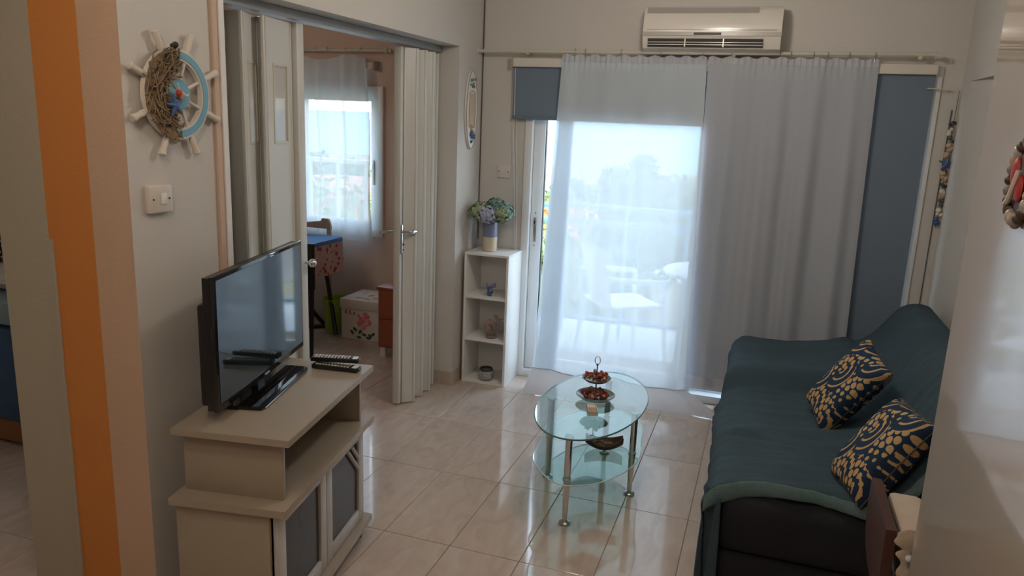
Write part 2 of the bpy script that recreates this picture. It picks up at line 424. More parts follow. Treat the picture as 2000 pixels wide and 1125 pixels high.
# tiles nearer than the frame, as one piece
b = B()
for i in range(-6, 7):
    for j in range(-7, -2):
        b.box(i*0.3+.0016, i*.3+.2984, j*.6+.0016, j*.6+.5984, -0.003, 0.0005)
o = b.build('floor_tiles_behind', 'tile', floor, smooth=False); o['kind'] = 'stuff'

def walls(name, boxes, m='wall'):
    b = B()
    for x in boxes: b.box(*x)
    return struct(name, b, m)
XL, XB = -0.446, -0.60          # living-room face and bedroom face of the left wall
walls('wall_left', [(XB, XL, -0.65, -0.345, 0, HC), (XB, XL, -0.345, 1.757, 2.125, HC), (XB, XL, 1.757, 2.144, 0, HC)])
# return wall with the painted stripes
b = B().box(-1.0, XL, -0.79, -0.65, 0, HC)
wr = b.build('wall_front', ['wall', 'peach', 'orange', 'greige'], None, smooth=False); wr['kind'] = 'structure'
me = wr.data; bm = bmesh.new(); bm.from_mesh(me)
for xx in (-0.600, -0.788):
    g = bm.verts[:]+bm.edges[:]+bm.faces[:]
    bmesh.ops.bisect_plane(bm, geom=g, plane_co=(xx, 0, 0), plane_no=(1, 0, 0))
for f in bm.faces:
    c = f.calc_center_median()
    if abs(f.normal.y) > .5 and c.y < -0.75: f.material_index = 1 if c.x > -0.6 else (2 if c.x > -0.788 else 3)
    elif c.x < -0.99: f.material_index = 3
    else: f.material_index = 0
bm.to_mesh(me); bm.free()
struct('trim_1', B().box(-0.802, -0.768, -0.799, -0.7895, 0, 1.284, 0.002), 'trunk')
struct('trim_2', B().box(XL-.001, XL+0.012, -0.405, -0.378, 0, HC-.01, 0.003), 'molding')
struct('trim_3', B().box(XB-.01, XL+0.014, -0.372, -0.345, 0, 2.125, 0.003), 'white')
walls('wall_back', [(XB, -0.135, 2.144, 2.36, 0, HC), (-0.135, 2.2, 2.144, 2.36, 2.08, HC), (2.2, 2.62, 2.144, 2.36, 0, HC)])
# right side: short wall, niche behind the sofa back, beam over it
b = B().prism([(2.3, 1.955), (2.42, .6), (2.42, -.739), (2.62, -.739), (2.62, 2.144), (2.3, 2.144)], 0, HC); struct('wall_right', b, 'wall')
walls('ceiling_beam', [(2.3, 2.43, -0.739, 1.9545, 2.0, HC-.001)])
walls('wall_right_hall', [(1.80, 2.62, -4.2, -0.74, 0, HC)], 'wall_gloss')
walls('wall_hall_left', [(-1.9, -1.8, -4.2, -0.79, 0, HC)], 'wall')
walls('wall_hall_back', [(-1.9, 2.62, -4.3, -4.2, 0, HC)], 'wall')
walls('wall_bedroom_front', [(-4.3, -1.8, -0.79, -0.69, 0, HC), (-1.8, -1.0, -0.79, -0.69, 2.1, HC)], 'wall')
walls('wall_bedroom_left', [(-4.3, -4.2, -0.69, 2.9, 0, HC)], 'peach_wall')
walls('wall_bedroom_right', [(-0.60, -0.50, 2.362, 2.8, 0, HC)], 'peach_wall')
walls('wall_bedroom_window', [(-4.2, -2.95, 2.8, 3.0, 0, HC), (-2.95, -1.50, 2.8, 3.0, 0, 0.745), (-2.95, -1.50, 2.8, 3.0, 1.915, HC), (-1.50, -0.50, 2.8, 3.0, 0, HC)], 'peach_wall')
struct('ceiling', B().box(-4.3, 2.62, -4.3, 3.0, HC, HC+0.15), 'ceiling')
# baseboards (tile skirting)
struct('baseboard_left', B().box(XL, XL+0.009, 1.757, 2.144, 0.001, 0.088, 0.001).box(XB+.02, XL+0.009, 1.748, 1.757, 0.001, 0.088, 0.001), 'base_tile')
struct('baseboard_left_near', B().box(XL, XL+0.009, -0.79, -0.378, 0.001, 0.088, 0.001), 'base_tile')
struct('baseboard_back', B().box(XL+.01, -0.135, 2.135, 2.144, 0.001, 0.088, 0.001), 'base_tile')
struct('baseboard_bedroom', B().box(-4.2, -0.61, 2.79, 2.8, 0.001, 0.08, 0.001), 'base_tile')
# cables in the corners
tag(B().tube([(XL+.006, 2.138, 0.92), (XL+.006, 2.138, 1.8), (XL+.006, 2.138, HC)], 0.0035, 6).build('corner_cable', 'seam'), 'thin dark cable running up the wall corner behind the vase', 'cable')
tag(B().tube([(2.262, 2.138, 0.3), (2.264, 2.138, 1.2), (2.268, 2.138, 1.86)], 0.0028, 6).build('wall_cable', 'seam'), 'thin dark cable down the back wall beside the bead hanging', 'cable')

# ------------------------------------------------------------------ sliding door (door_1)
d1 = bpy.data.objects.new('door_1', None); C.objects.link(d1); d1['kind'] = 'structure'
b = B().box(-0.135, -0.085, 2.13, 2.30, 0.001, 2.08, .003).box(2.15, 2.2, 2.13, 2.30, 0.001, 2.08, .003).box(-0.085, 2.15, 2.13, 2.30, 2.03, 2.08, .003).box(-0.085, 2.15, 2.13, 2.30, 0.001, 0.05, .003)
b.box(-0.085, 2.15, 2.205, 2.215, 0.05, 0.065)
b.build('frame', 'white_alu', d1)
def sash(x0, x1, y, lock):
    b = B(); st = 0.075
    b.box(x0, x0+st, y, y+.035, 0.055, 2.03, .003).box(x1-st, x1, y, y+.035, 0.055, 2.03, .003)
    b.box(x0+st, x1-st, y, y+.035, 0.055, 0.14, .003).box(x0+st, x1-st, y, y+.035, 1.95, 2.03, .003)
    s = b.build('sash', 'white_alu', d1)
    B().box(x0+st, x0+st+.006, y+.006, y+.03, .14, 1.95).box(x1-st-.006, x1-st, y+.006, y+.03, .14, 1.95).build('gasket', 'dark', s)
    B().box(x0+st, x1-st, y+.014, y+.020, .14, 1.95).build('pane', 'glass', s, smooth=False)
    if lock:
        B().box(x0+.022, x0+.040, y-.006, y, .93, 1.09, .002).box(x0+.025, x0+.037, y-.012, y-.005, 1.035, 1.065, .002).build('lock_plate', 'steel', s)
        B().box(x0+.026, x0+.036, y-.014, y-.006, 1.05, 1.07).ball((x0+.031, y-.003, .905), .004, 8).ball((x0+.031, y-.003, 1.12), .004, 8).build('lock_keyhole', 'dark', s)
sash(-0.082, 1.04, 2.165, True); sash(0.98, 2.148, 2.235, False)

# ------------------------------------------------------------------ folding door (concertina), left bundle and right bundle
track = struct('trim_4', B().box(XB-.03, XB+.045, -0.345, 1.757, 2.088, 2.124, .002), 'track')
def panel(p, q, parent, glass=False, w_=0.007, z0=0.012, z1=2.075):
    p, q = Vector((*p, 0)), Vector((*q, 0)); d = q-p; L = d.length; a = math.atan2(d.y, d.x); R = rotz(a)
    b = B()
    if glass:
        gz0, gz1, m0, m1 = 1.585, 1.895, L*0.30, L*0.78
        for x0, x1, a0, a1 in ((0, m0, z0, z1), (m1, L, z0, z1), (m0, m1, z0, gz0), (m0, m1, gz1, z1)):
            b.box(x0, x1, -w_/2, w_/2, a0, a1)
        f = B()
        for x0, x1, a0, a1 in ((m0-.006, m0+.003, gz0-.006, gz1+.006), (m1-.003, m1+.006, gz0-.006, gz1+.006), (m0, m1, gz0-.006, gz0+.003), (m0, m1, gz1-.003, gz1+.006)):
            f.box(x0, x1, -w_/2-.003, w_/2+.003, a0, a1)
    else: b.box(0, L, -w_/2, w_/2, z0, z1)
    for k in (0.06, 0.94): b.box(L*k-.004, L*k+.004, -w_/2-.004, w_/2+.004, z0, z1, 0.001)
    mx = Matrix.Translation(p) @ R.to_4x4()
    b.bm.transform(mx); o = b.build('panel', 'pvc', parent)
    if glass:
        f.bm.transform(mx); f.build('glazing_bead', 'rod', o)
        g = B().box(m0, m1, -.002, .002, gz0, gz1); g.bm.transform(mx); g.build('pane', 'reed', o)
    return o
fd = thing('folding_door', 'pale folding concertina door panels gathered on the left of the bedroom opening, with narrow glass lights', 'folding door', (0, 0, 0))
zig = [(-0.60, -0.335), (-0.63, -0.100), (-0.56, -0.0945), (-0.63, 0.093), (-0.56, 0.036), (-0.605, 0.287)]
for k, (p, q) in enumerate(zip(zig, zig[1:])): panel(p, q, fd, glass=(k in (2, 4)))
for p in zig[1:-1]: B().cone((p[0], p[1], .012), (p[0], p[1], 2.075), .007, seg=8).build('hinge', 'pvc', fd)
B().box(-0.618, -0.574, 0.285, 0.338, 0.012, 2.08, .006).build('leading_stile', 'pvc', fd)
b = B().cone((-0.574, 0.318, 1.045), (-0.552, 0.318, 1.045), .007, seg=10).ball((-0.538, 0.318, 1.045), .019, 16); b.build('knob', 'chrome', fd)
fd2 = thing('folding_door', 'closed-up stack of pale folding door panels with a chrome lever at the right of the bedroom opening', 'folding door', (0, 0, 0))
B().box(-0.635, -0.59, 1.285, 1.325, 0.012, 2.08, .008).build('leading_stile', 'pvc', fd2)
zig2 = [(-0.590, 1.318), (-0.535, 1.372), (-0.60, 1.43), (-0.53, 1.478), (-0.60, 1.53), (-0.53, 1.585), (-0.61, 1.635), (-0.56, 1.70), (-0.60, 1.75)]
for p, q in zip(zig2, zig2[1:]): panel(p, q, fd2)
for p in zig2[1:-1]: B().cone((p[0], p[1], .012), (p[0], p[1], 2.075), .008, seg=8).build('hinge', 'pvc', fd2)
hd = B().box(-0.587, -0.580, 1.292, 1.322, .93, 1.10, .002).build('lock_plate', 'chrome', fd2)
B().tube([(-0.58, 1.306, 1.06), (-0.535, 1.306, 1.06), (-0.528, 1.32, 1.06), (-0.53, 1.375, 1.057)], [.009, .009, .011, .012], 10).build('lever', 'chrome', hd)
B().ball((-0.578, 1.307, .985), .006, 8).ball((-0.578, 1.307, .955), .004, 8).build('keyhole', 'dark', hd)
B().tube([(-0.636, 1.30, 1.06), (-0.665, 1.27, 1.06), (-0.668, 1.20, 1.06)], .010, 10).build('lever', 'chrome', fd2)

# ------------------------------------------------------------------ bedroom window (window_1)
w1 = bpy.data.objects.new('window_1', None); C.objects.link(w1); w1['kind'] = 'structure'
b = B()
for x in ((-2.95, -2.90, .745, 1.915), (-1.55, -1.50, .745, 1.915), (-2.90, -1.55, .745, .80), (-2.90, -1.55, 1.86, 1.915)): b.box(x[0], x[1], 2.775, 2.86, x[2], x[3], .003)
b.build('window_frame', 'white_alu', w1)
def wsash(x0, x1, y):
    b = B()
    for x in ((x0, x0+.06, .80, 1.86), (x1-.06, x1, .80, 1.86), (x0+.06, x1-.06, .80, .87), (x0+.06, x1-.06, 1.80, 1.86)): b.box(x[0], x[1], y, y+.03, x[2], x[3], .003)
    s = b.build('sash', 'white_alu', w1)
    B().box(x0+.06, x1-.06, y+.012, y+.018, .87, 1.80).build('pane', 'glass', s, smooth=False)
    return s
s = wsash(-2.27, -1.552, 2.79); wsash(-2.898, -2.21, 2.825)
B().box(-1.595, -1.578, 2.782, 2.79, 1.16, 1.35, .002).box(-1.592, -1.58, 2.775, 2.784, 1.28, 1.32, .001).build('lock_plate', 'ac_grey', s)

# ================================================================== OUTDOORS
struct('balcony_floor', B().box(-3.2, 3.4, 3.0, 4.0, -0.22, -0.06).box(-0.5, 3.4, 2.36, 3.0, -0.22, -0.06), 'tiles_out')
r = thing('balcony_railing', 'light blue tubular balcony railing with curved end outside the sliding door', 'railing', (0.6, 3.6, -0.06))
def rel(pts, o): return [(p[0]-o.location.x, p[1]-o.location.y, p[2]-o.location.z) for p in pts]
for z in (1.03, 0.90):
    B().tube(rel([(-0.50, 3.05, z-.02), (-0.47, 3.3, z-.01), (-0.38, 3.48, z), (-0.22, 3.58, z), (0.0, 3.6, z), (3.3, 3.6, z)], r), 0.022, 10).build('rail', 'rail_blue', r)
B().tube(rel([(-0.44, 3.40, .08), (-0.22, 3.58, .08), (0, 3.6, .08), (3.3, 3.6, .08)], r), 0.016, 8).build('rail', 'rail_blue', r)
for k in range(8):
    x = -0.2+k*0.5
    B().cone((x-.6, 0.0 if k else -.02, 0), (x-.6, 0 if k else -.02, 1.08), .016, seg=8).build('post', 'rail_blue', r)
r = thing('balcony_railing', 'white flat-topped railing with square bars outside the bedroom window', 'railing', (-1.9, 3.75, -0.06))
B().box(-1.3, 1.0, -.03, .03, 1.30, 1.34, .004).build('rail', 'rail_white', r)
B().box(-1.3, 1.0, -.015, .015, .10, .14).build('rail', 'rail_white', r)
for k in range(8): B().box(-1.2+k*.3-.014, -1.2+k*.3+.014, -.014, .014, 0, 1.30).build('baluster', 'rail_white', r)
# outdoor table and chairs
t = thing('outdoor_table', 'round white plastic table on the balcony behind the curtain', 'table', (1.10, 2.92, -0.06))
B().lathe([(0, .775), (.36, .775), (.385, .765), (.38, .745), (.35, .75), (0, .755)], seg=40).build('tabletop', 'plastic_white', t)
for k in range(4):
    a = PI/4+k*PI/2; B().cone((.26*math.cos(a), .26*math.sin(a), .75), (.32*math.cos(a), .32*math.sin(a), 0), .028, .02, 10).build('leg', 'plastic_white', t)
def gchair(loc, rz, label):
    c = thing('garden_chair', label, 'chair', loc, rz, 'white garden chairs on the balcony')
    B().grid(lambda u, v: Vector((-.22+.44*u, -.22+.44*v, .43-.02*math.sin(PI*u)*math.sin(PI*v))), 8, 8).build('seat', 'plastic_white', c)
    solid(c.children[-1], .012)
    B().grid(lambda u, v: Vector((-.22+.44*u, .22+.10*v+.04*math.cos(PI*(u-.5))-.04, .43+.42*v+.04*v*math.sin(PI*u))), 10, 8).build('backrest', 'plastic_white', c)
    solid(c.children[-1], .012)
    for sx in (-1, 1):
        B().tube([(sx*.25, -.22, .62), (sx*.27, 0, .64), (sx*.24, .24, .66)], .02, 8).build('armrest', 'plastic_white', c)
        for sy in (-1, 1): B().cone((sx*.23, sy*.21, .62 if sy < 0 else .43), (sx*.27, sy*.26, 0), .022, .018, 8).build('leg', 'plastic_white', c)
gchair((0.40, 3.1, -0.06), 2.2, 'white plastic garden chair left of the balcony table behind the curtain')
gchair((1.75, 3.15, -0.06), -1.5, 'white plastic garden chair right of the balcony table behind the blue blind')

def foliage(c, rad, n, size, seed, squash=0.8):
    R = random.Random(seed); b = B(); bm = b.bm
    blobs = [(Vector((R.uniform(-.6, .6), R.uniform(-.6, .6), R.uniform(-.5, .6)*squash))*rad, rad*R.uniform(.35, .6)) for _ in range(9)]
    for i in range(n):
        bc, br = blobs[i % 9]
        d = Vector((R.gauss(0, 1), R.gauss(0, 1), R.gauss(0, 1))).normalized()*br*R.uniform(.7, 1.05)
        p = Vector(c)+bc+d
        a = Vector((R.uniform(-1, 1), R.uniform(-1, 1), R.uniform(-1, 1))).normalized(); e_ = a.orthogonal().normalized()
        s1 = size*R.uniform(.6, 1.3)
        vs = [bm.verts.new(p+a*s1), bm.verts.new(p+e_*s1*.5), bm.verts.new(p-a*s1), bm.verts.new(p-e_*s1*.5)]
        bm.faces.new(vs)
    return b
GZ = -6.5
struct('ground', B().box(-120, 160, 4.2, 130, GZ-1, GZ), 'ground')
struct('sea', B().box(-26000, 26000, 130, 52000, -40.2, -40), 'sea')
trees = [(-2.45, 24, 2.2, 4.75, 'broad'), (-4.6, 25, 1.9, 4.3, 'low'), (-4.2, 29, 1.2, 5.2, 'thin'), (-0.9, 22.5, 1.9, 4.4, 'r'), (-2.6, 17, 1.5, 4.0, 's'), (-7.9, 28, 2.2, 4.0, 'l2'), (-16.5, 30, 2.4, 4.2, 'b1'), (-22.5, 33, 2.4, 4.2, 'b2')]
tl = ['broad tree with the tallest crown beyond the balcony rail', 'low round tree left of the tallest tree beyond the balcony', 'slim tree with pointed top between the two rounded crowns beyond the balcony', 'rounded tree at the right edge of the lit curtain view', 'short bushy tree in front of the tallest crown', 'wide tree at the left seen past the door stile', 'leafy tree seen low in the bedroom window', 'second leafy tree left in the bedroom window']
for k, (x, y, rad, h, _) in enumerate(trees):
    t = thing('tree', tl[k], 'tree', (x, y, GZ), 0, 'trees beyond the balcony')
    B().tube([(0, 0, 0), (.1, 0, h*.5), (0, .1, h)], [.22, .16, .08], 8).build('trunk', 'bark', t)
    f = foliage((0, 0, h), rad, 2600, .17, k+3)
    if k == 0:
        f2 = foliage((-.1, 0, h+1.7), .75, 500, .15, 44); f.add(f2.bm)
    f.build('foliage', 'foliage', t, smooth=False)
# palm-like plant by the left end of the railing
t = thing('palm_plant', 'narrow-leaved green plant beyond the left end of the blue railing', 'plant', (-1.35, 6.6, GZ))
B().tube([(0, 0, 0), (.05, 0, 3.5), (0, 0, 6.3)], [.16, .13, .12], 8).build('trunk', 'bark', t)
R = random.Random(5); b = B(); bm = b.bm
for i in range(420):
    a = R.uniform(0, 2*PI); L = R.uniform(.6, 1.2); w2 = .018; el = R.uniform(.1, 1.3); pr = None; base = Vector((0, 0, 6.2+R.uniform(-.7, .5)))
    for k in range(5):
        s_ = k/4; h = math.sin(el)*L*s_-1.1*L*s_*s_; rr_ = math.cos(el)*L*s_+.05
        p = base+Vector((rr_*math.cos(a), rr_*math.sin(a), h)); sd = Vector((-math.sin(a), math.cos(a), 0))*w2*(1-.8*s_)
        v = (bm.verts.new(p-sd), bm.verts.new(p+sd))
        if pr: bm.faces.new((pr[0], pr[1], v[1], v[0]))
        pr = v
b.build('foliage', 'foliage2', t, smooth=False)
t = thing('flowering_shrub', 'orange flowering shrub on top of the greenery past the door stile', 'shrub', (-2.3, 11.0, GZ))
foliage((0, 0, 5.7), 1.3, 2400, .09, 60).build('foliage', 'foliage2', t, smooth=False)
foliage((0.1, -.2, 6.4), .75, 600, .06, 61, .3).build('blossom', 'blossom', t, smooth=False)
t = thing('flowering_shrub', 'orange and yellow flowering shrub behind the bedroom railing', 'shrub', (-6.6, 9.5, GZ))
foliage((0, 0, 5.4), 2.0, 3400, .10, 70).build('foliage', 'foliage2', t, smooth=False)
foliage((0, -.6, 5.6), 1.6, 1500, .09, 71, .7).build('blossom', 'blossom', t, smooth=False)
houses = [((-7, 48, GZ), (7, 5, 3.2), 'small white house with terracotta roof beyond the trees, left'), ((-1.5, 40, GZ), (6, 5, 3.4), 'white house with terracotta roof behind the tallest tree'), ((-13, 20.5, GZ), (6, 5, 4.6), 'house with terracotta roof low in the bedroom window'), ((9, 52, GZ), (9, 6, 3.4), 'long white house with terracotta roof hidden right of the trees')]
for loc, (sx, sy_, h), lb in houses:
    t = thing('house', lb, 'house', loc)
    B().box(-sx/2, sx/2, -sy_/2, sy_/2, 0, h).build('wall', 'white', t, smooth=False)
    B().prism([(-sx/2-.3, h), (sx/2+.3, h), (sx/2-1, h+1.2), (-sx/2+1, h+1.2)], -sy_/2-.3, sy_/2+.3, 'y').build('roof', 'roof', t, smooth=False)
    for k in range(3): B().box(-sx/3+k*sx/3-.4, -sx/3+k*sx/3+.4, -sy_/2-.04, -sy_/2+.02, 1.0, 2.2).build('window', 'dark', t, smooth=False)

# ================================================================== BACK WALL FITTINGS
# roller blinds
def blind(x0, x1, zb, label):
    t = thing('roller_blind', label, 'blind', ((x0+x1)/2, 2.108, 2.06)); hx = (x1-x0)/2
    B().box(-hx, hx, -.027, .027, -.025, .03, .008).build('cassette', 'ac', t)
    B().grid(lambda u, v: Vector((-hx+.002+(2*hx-.004)*u, .002+.0015*math.sin(9*u+3*v), -.025-(2.035-zb)*v)), 30, 20).build('fabric', 'blind', t)
    B().box(-hx+.002, hx-.002, -.005, .009, zb-2.06-.004, zb-2.06+.02, .003).build('bottom_bar', 'blind' if zb > 1 else 'white_alu', t)
    return t
bl = blind(-0.222, 0.968, 1.72, 'short blue roller blind drawn a little way down over the sliding door')
blind(0.966, 2.165, 0.10, 'blue roller blind drawn down to the floor behind the greyer curtain')
for s_ in (-1, 1): B().box(s_*.598-.004, s_*.598+.004, -.03, .03, -.03, .035, .001).build('bracket', 'ac_grey', bl)
# pull cord of the left blind
t = thing('pull_cord', 'looped white pull cord hanging left of the sliding door', 'cord', (-0.19, 2.11, 0.70))
B().tube([(-.02, 0, 1.33), (-.015, 0, .9), (.01, 0, .5), (.03, 0, .08)], .0022, 6).build('cord', 'cord', t)
B().tube([(-.005, .01, 1.33), (.0, .01, .9), (.022, .01, .5), (.035, 0, .08)], .0022, 6).build('cord', 'cord', t)
B().box(.018, .048, -.005, .015, -.02, .09, .004).build('tensioner', 'switch', t)
# curtain rod
t = thing('curtain_rod', 'long cream curtain rod with ball brackets above the sliding door', 'curtain rod', (0.85, 2.055, 2.128))
B().tube([(-1.30, .0, -.003), (0, 0, .0), (1.30, 0, .008)], .0105, 12).build('pole', 'rod', t)
for s_ in (-1, 1):
    B().cone((s_*1.285, 0, 0), (s_*1.30, 0, 0), .015, seg=14).build('finial', 'rod', t)
    B().cone((s_*1.30, 0, .0), (s_*1.315, 0, 0), .014, seg=14).build('finial', 'rod', t)
for x in (-0.97, 0.26, 1.22):
    B().ball((x, .01, -.004), .018, 12).cone((x, .01, -.004), (x, .088, -.004), .007, seg=8).cone((x, .083, -.004), (x, .089, -.004), .022, seg=14).build('bracket', 'rod', t)
rings_x = [.186, .25, .468, .70, .944, 1.101, 1.36, 1.42, 1.537, 1.61, 1.719, 1.847]
ring0 = None
for k, x in enumerate(rings_x):
    if ring0 is None:
        ring0 = B().tube([(0, .016*math.sin(2*PI*i/14), .016*math.cos(2*PI*i/14)) for i in range(14)], .0022, 6, True).tube([(0, 0, -.016), (0, 0, -.036)], .0016, 6).build('curtain_ring', 'steel', t); o = ring0
    else: o = ring0.copy(); C.objects.link(o)
    o.location = (x-.85, 0, 0)
# curtains
def curt(name, xt0, xt1, xb0, xb1, zb, m, label, seed, yb, folds, amp, bill, ntop=2.108, f2=.5):
    R = random.Random(seed); ph = [R.uniform(0, 6.3) for _ in range(6)]
    def f(u, v):   # u across, v down
        s_ = v**0.9
        uw = u+.012*math.sin(7*u*2+ph[0])*s_
        x = (xt0+(xt1-xt0)*uw)*(1-s_)+(xb0+(xb1-xb0)*uw)*s_
        a = amp*(.25+.75*min(1, v*2.5))
        y = 2.062 + a*(math.sin(folds*u+ph[1]+.8*v)+f2*math.sin(folds*2.3*u+ph[2]-.6*v)+.35*math.sin(folds*.47*u+ph[3]+v))
        y += .006*math.sin(170*u)*max(0, 1-v*18)
        y -= (2.062-yb)*v**2.2 + bill*max(0, v-.93)/.07*(.5+.5*math.sin(9*u+ph[4]))
        z = ntop-.012*math.sin(PI*u*2.0)**2*0-(ntop-zb)*v
        if v < .02: z += .006*math.sin(60*u)
        return Vector((x, y, z))
    root = thing(name, label, 'curtain', (0, 0, 0))
    B().grid(f, 150, 60).build('sheet', m, root, ang=180)
    B().grid(lambda u, v: f(u, v*.02)+Vector((0, -.0015-.003*abs(math.sin(150*u)), 0)), 240, 3).build('header_tape', M['curtain_hem'], root, ang=180)
    return root, f
cl, fl_ = curt('sheer_curtain', 0.107, 0.965, 0.02, 1.02, 0.105, 'curtain', 'bright sheer white curtain over the lit left half of the sliding door', 3, 1.985, 19, .012, .0)
B().grid(lambda u, v: fl_(u*(.10+.05*v), v)+Vector((.012+.01*v, .014, 0)), 20, 60).build('turned_edge', 'curtain', cl, ang=180)
def hem(u, v):
    p = fl_(u, 1.0); fl = .5+.5*math.sin(5.3*u+.8)
    o_ = v; out_ = .10*v**1.3+.05*v*fl
    return Vector((p.x+(.24*u-.01)*v, p.y-.006-out_, .115-.108*v**1.4 + .012*math.sin(12*u+1)*(1-v)))
B().grid(hem, 120, 10).build('hem', 'curtain_hem', cl, ang=180)
B().tube([hem(i/60, 0.0)+Vector((0, -.004, .004)) for i in range(61)], .0028, 6).build('hem_seam', 'ac_grey', cl)
cr_, fr_ = curt('sheer_curtain', 0.975, 1.872, 0.985, 1.90, 0.135, 'curtain_dense', 'greyer curtain with deep folds over the lowered blue blind at the right', 8, 2.02, 27, .021, 0, f2=.28)
# hem of the right curtain
B().grid(lambda u, v: fr_(u, .965+.035*v)+Vector((0, -.003, 0)), 120, 3).build('hem', 'curtain_hem', cr_, ang=180)

# air conditioner
ac = thing('air_conditioner', 'cream wall-mounted split air conditioner above the sliding door', 'air conditioner', (0.98, 2.144, 2.13))
prof = [(0, 0), (-.10, 0), (-.168, .016), (-.186, .05), (-.196, .09), (-.197, .12), (-.192, .17), (-.178, .215), (-.155, .238), (-.12, .246), (0, .246)]
B().prism([(y, z) for y, z in prof], -.376, .376, 'x').build('body', 'ac', ac)
B().prism([(-.1965, .083), (-.200, .083), (-.200, .103), (-.1965, .103)], -.378, .378, 'x').build('trim_strip', 'ac_grey', ac)
B().box(-.09, .06, -.2015, -.1985, .086, .100, .001).build('display', 'seam', ac)
B().box(-.352, .352, -.1985, -.192, .1125, .1145).build('panel_gap', 'seam', ac)
lv = B().prism([(-.175, .022), (-.190, .024), (-.1985, .066), (-.19, .068)], -.345, .285, 'x').build('outlet', 'dark', ac)
for z, y in ((.034, -.194), (.047, -.1975)): B().box(-.345, .285, y-.003, y+.006, z-.0015, z+.0015).build('louver', 'ac', lv)
for x in (-.135, .075): B().box(x-.003, x+.003, -.2005, -.185, .022, .066).build('divider', 'ac', lv)
B().prism([(-.185, .205), (-.181, .208), (-.160, .236), (-.164, .236)], -.36, .25, 'x').build('intake_gap', 'ac_grey', ac)

# sockets, switches
def plate(name, label, loc, axis, w_, h, kind):
    t = thing(name, label, 'switch', loc)
    if axis == 'y':
        B().box(-w_/2, w_/2, -.009, 0, -h/2, h/2, .003).build('plate', 'switch', t)
        for s_ in (-1, 1): B().ball((s_*w_*.36, -.0095, 0), .0035, 8).build('screw', 'dark', t)
    else:
        B().box(-.001, .02, -w_/2, w_/2, -h/2, h/2, .004).build('plate', 'switch', t)
        B().box(.019, .026, -.002, .02, -.016, .018, .002).build('rocker', 'white', t)
        for s_ in (-1, 1): B().ball((.0205, s_*w_*.34, 0), .0032, 8).build('screw', 'dark', t)
plate('blank_plate', 'square blank plate with two screws on the wall above the vase', (-0.273, 2.1435, 1.378), 'y', .088, .082, 0)
plate('light_switch', 'square light switch below the ship wheel', (XL, -0.684, 1.43), 'x', .098, .086, 1)
# small hook on the right door trim
tag(B().tube([(2.13, 2.138, 1.965), (2.13, 2.10, 1.965), (2.23, 2.10, 1.962), (2.23, 2.138, 1.962)], .004, 6).box(2.118, 2.142, 2.128, 2.1435, 1.95, 1.98, .002).build('curtain_hook', 'rod'), 'small cream holdback bar on the wall right of the blue blind', 'hook')

# ================================================================== SURFBOARD PLAQUE, BEADS, WREATH, SHIP WHEEL
t = thing('surfboard_plaque', 'slim white surfboard plaque with blue flowers hanging on the pier', 'wall ornament', (XL, 1.941, 1.76))
def oval(n, hy, hz): return [(hy*math.cos(2*PI*i/n)*(1-.12*abs(math.sin(2*PI*i/n))), hz*math.sin(2*PI*i/n)) for i in range(n)]
B().prism(oval(40, .088, .238), .002, .016, 'x').build('board', 'white', t)
B().tube([(.016, y, z) for y, z in oval(40, .088, .238)], .0035, 6, True).build('rope_edge', 'ac_grey', t)
B().tube([(.018, y*.6, z*.55) for y, z in [(-.07, -.19), (-.085, 0), (-.07, .19), (.0, .215), (.07, .19), (.085, 0), (.07, -.19), (0, -.215)]], .003, 6, True).build('picture_frame', 'sand', t)
B().box(.0155, .0175, -.04, .04, -.10, .10).build('picture', 'vase_cream', t)
R = random.Random(2)
for nm, zc, mm, n in (('flower', .155, 'petal_teal', 9), ('flower', -.17, 'blue', 12), ('shell', -.13, 'sand', 6)):
    b = B()
    for i in range(n): b.ball((.021, R.uniform(-.035, .035), zc+R.uniform(-.035, .035)), R.uniform(.006, .012), 6)
    b.build(nm, mm, t)

t = thing('bead_hanging', 'string of shells, dark beads and blue starfish hanging near the right corner', 'wall ornament', (2.283, 2.13, 1.96))
B().tube([(0.005, 0, 0), (0, 0, -.3), (-.004, 0, -.74)], .0016, 6).build('string', 'seam', t)
R = random.Random(12)
segs = [(-.17, 'dark', 4, .010), (-.215, 'wheel_white', 3, .014), (-.255, 'seam', 5, .010), (-.30, 'sand', 3, .017), (-.335, 'sand', 3, .015), (-.385, 'blue', 0, .03), (-.425, 'seam', 3, .010), (-.455, 'sand', 4, .017), (-.50, 'dark', 5, .010), (-.535, 'wheel_white', 3, .014), (-.56, 'sand', 3, .013), (-.60, 'seam', 6, .010), (-.65, 'wheel_white', 4, .015), (-.70, 'blue', 4, .013), (-.725, 'blue', 3, .012)]
for z, mm, n, rad in segs:
    if n == 0:
        b = B()
        for k in range(5):
            a = PI/2+k*2*PI/5; b.cone((0, -.006, z), (.042*math.cos(a), -.006, z+.042*math.sin(a)), .011, .003, 8)
        b.build('starfish', mm, t)
    else:
        b = B()
        for k in range(n): b.ball((R.uniform(-.014, .014), -.004+R.uniform(-.006, .003), z+R.uniform(-.016, .016)), rad*R.uniform(.7, 1), 8)
        b.build('bead_cluster', mm, t)

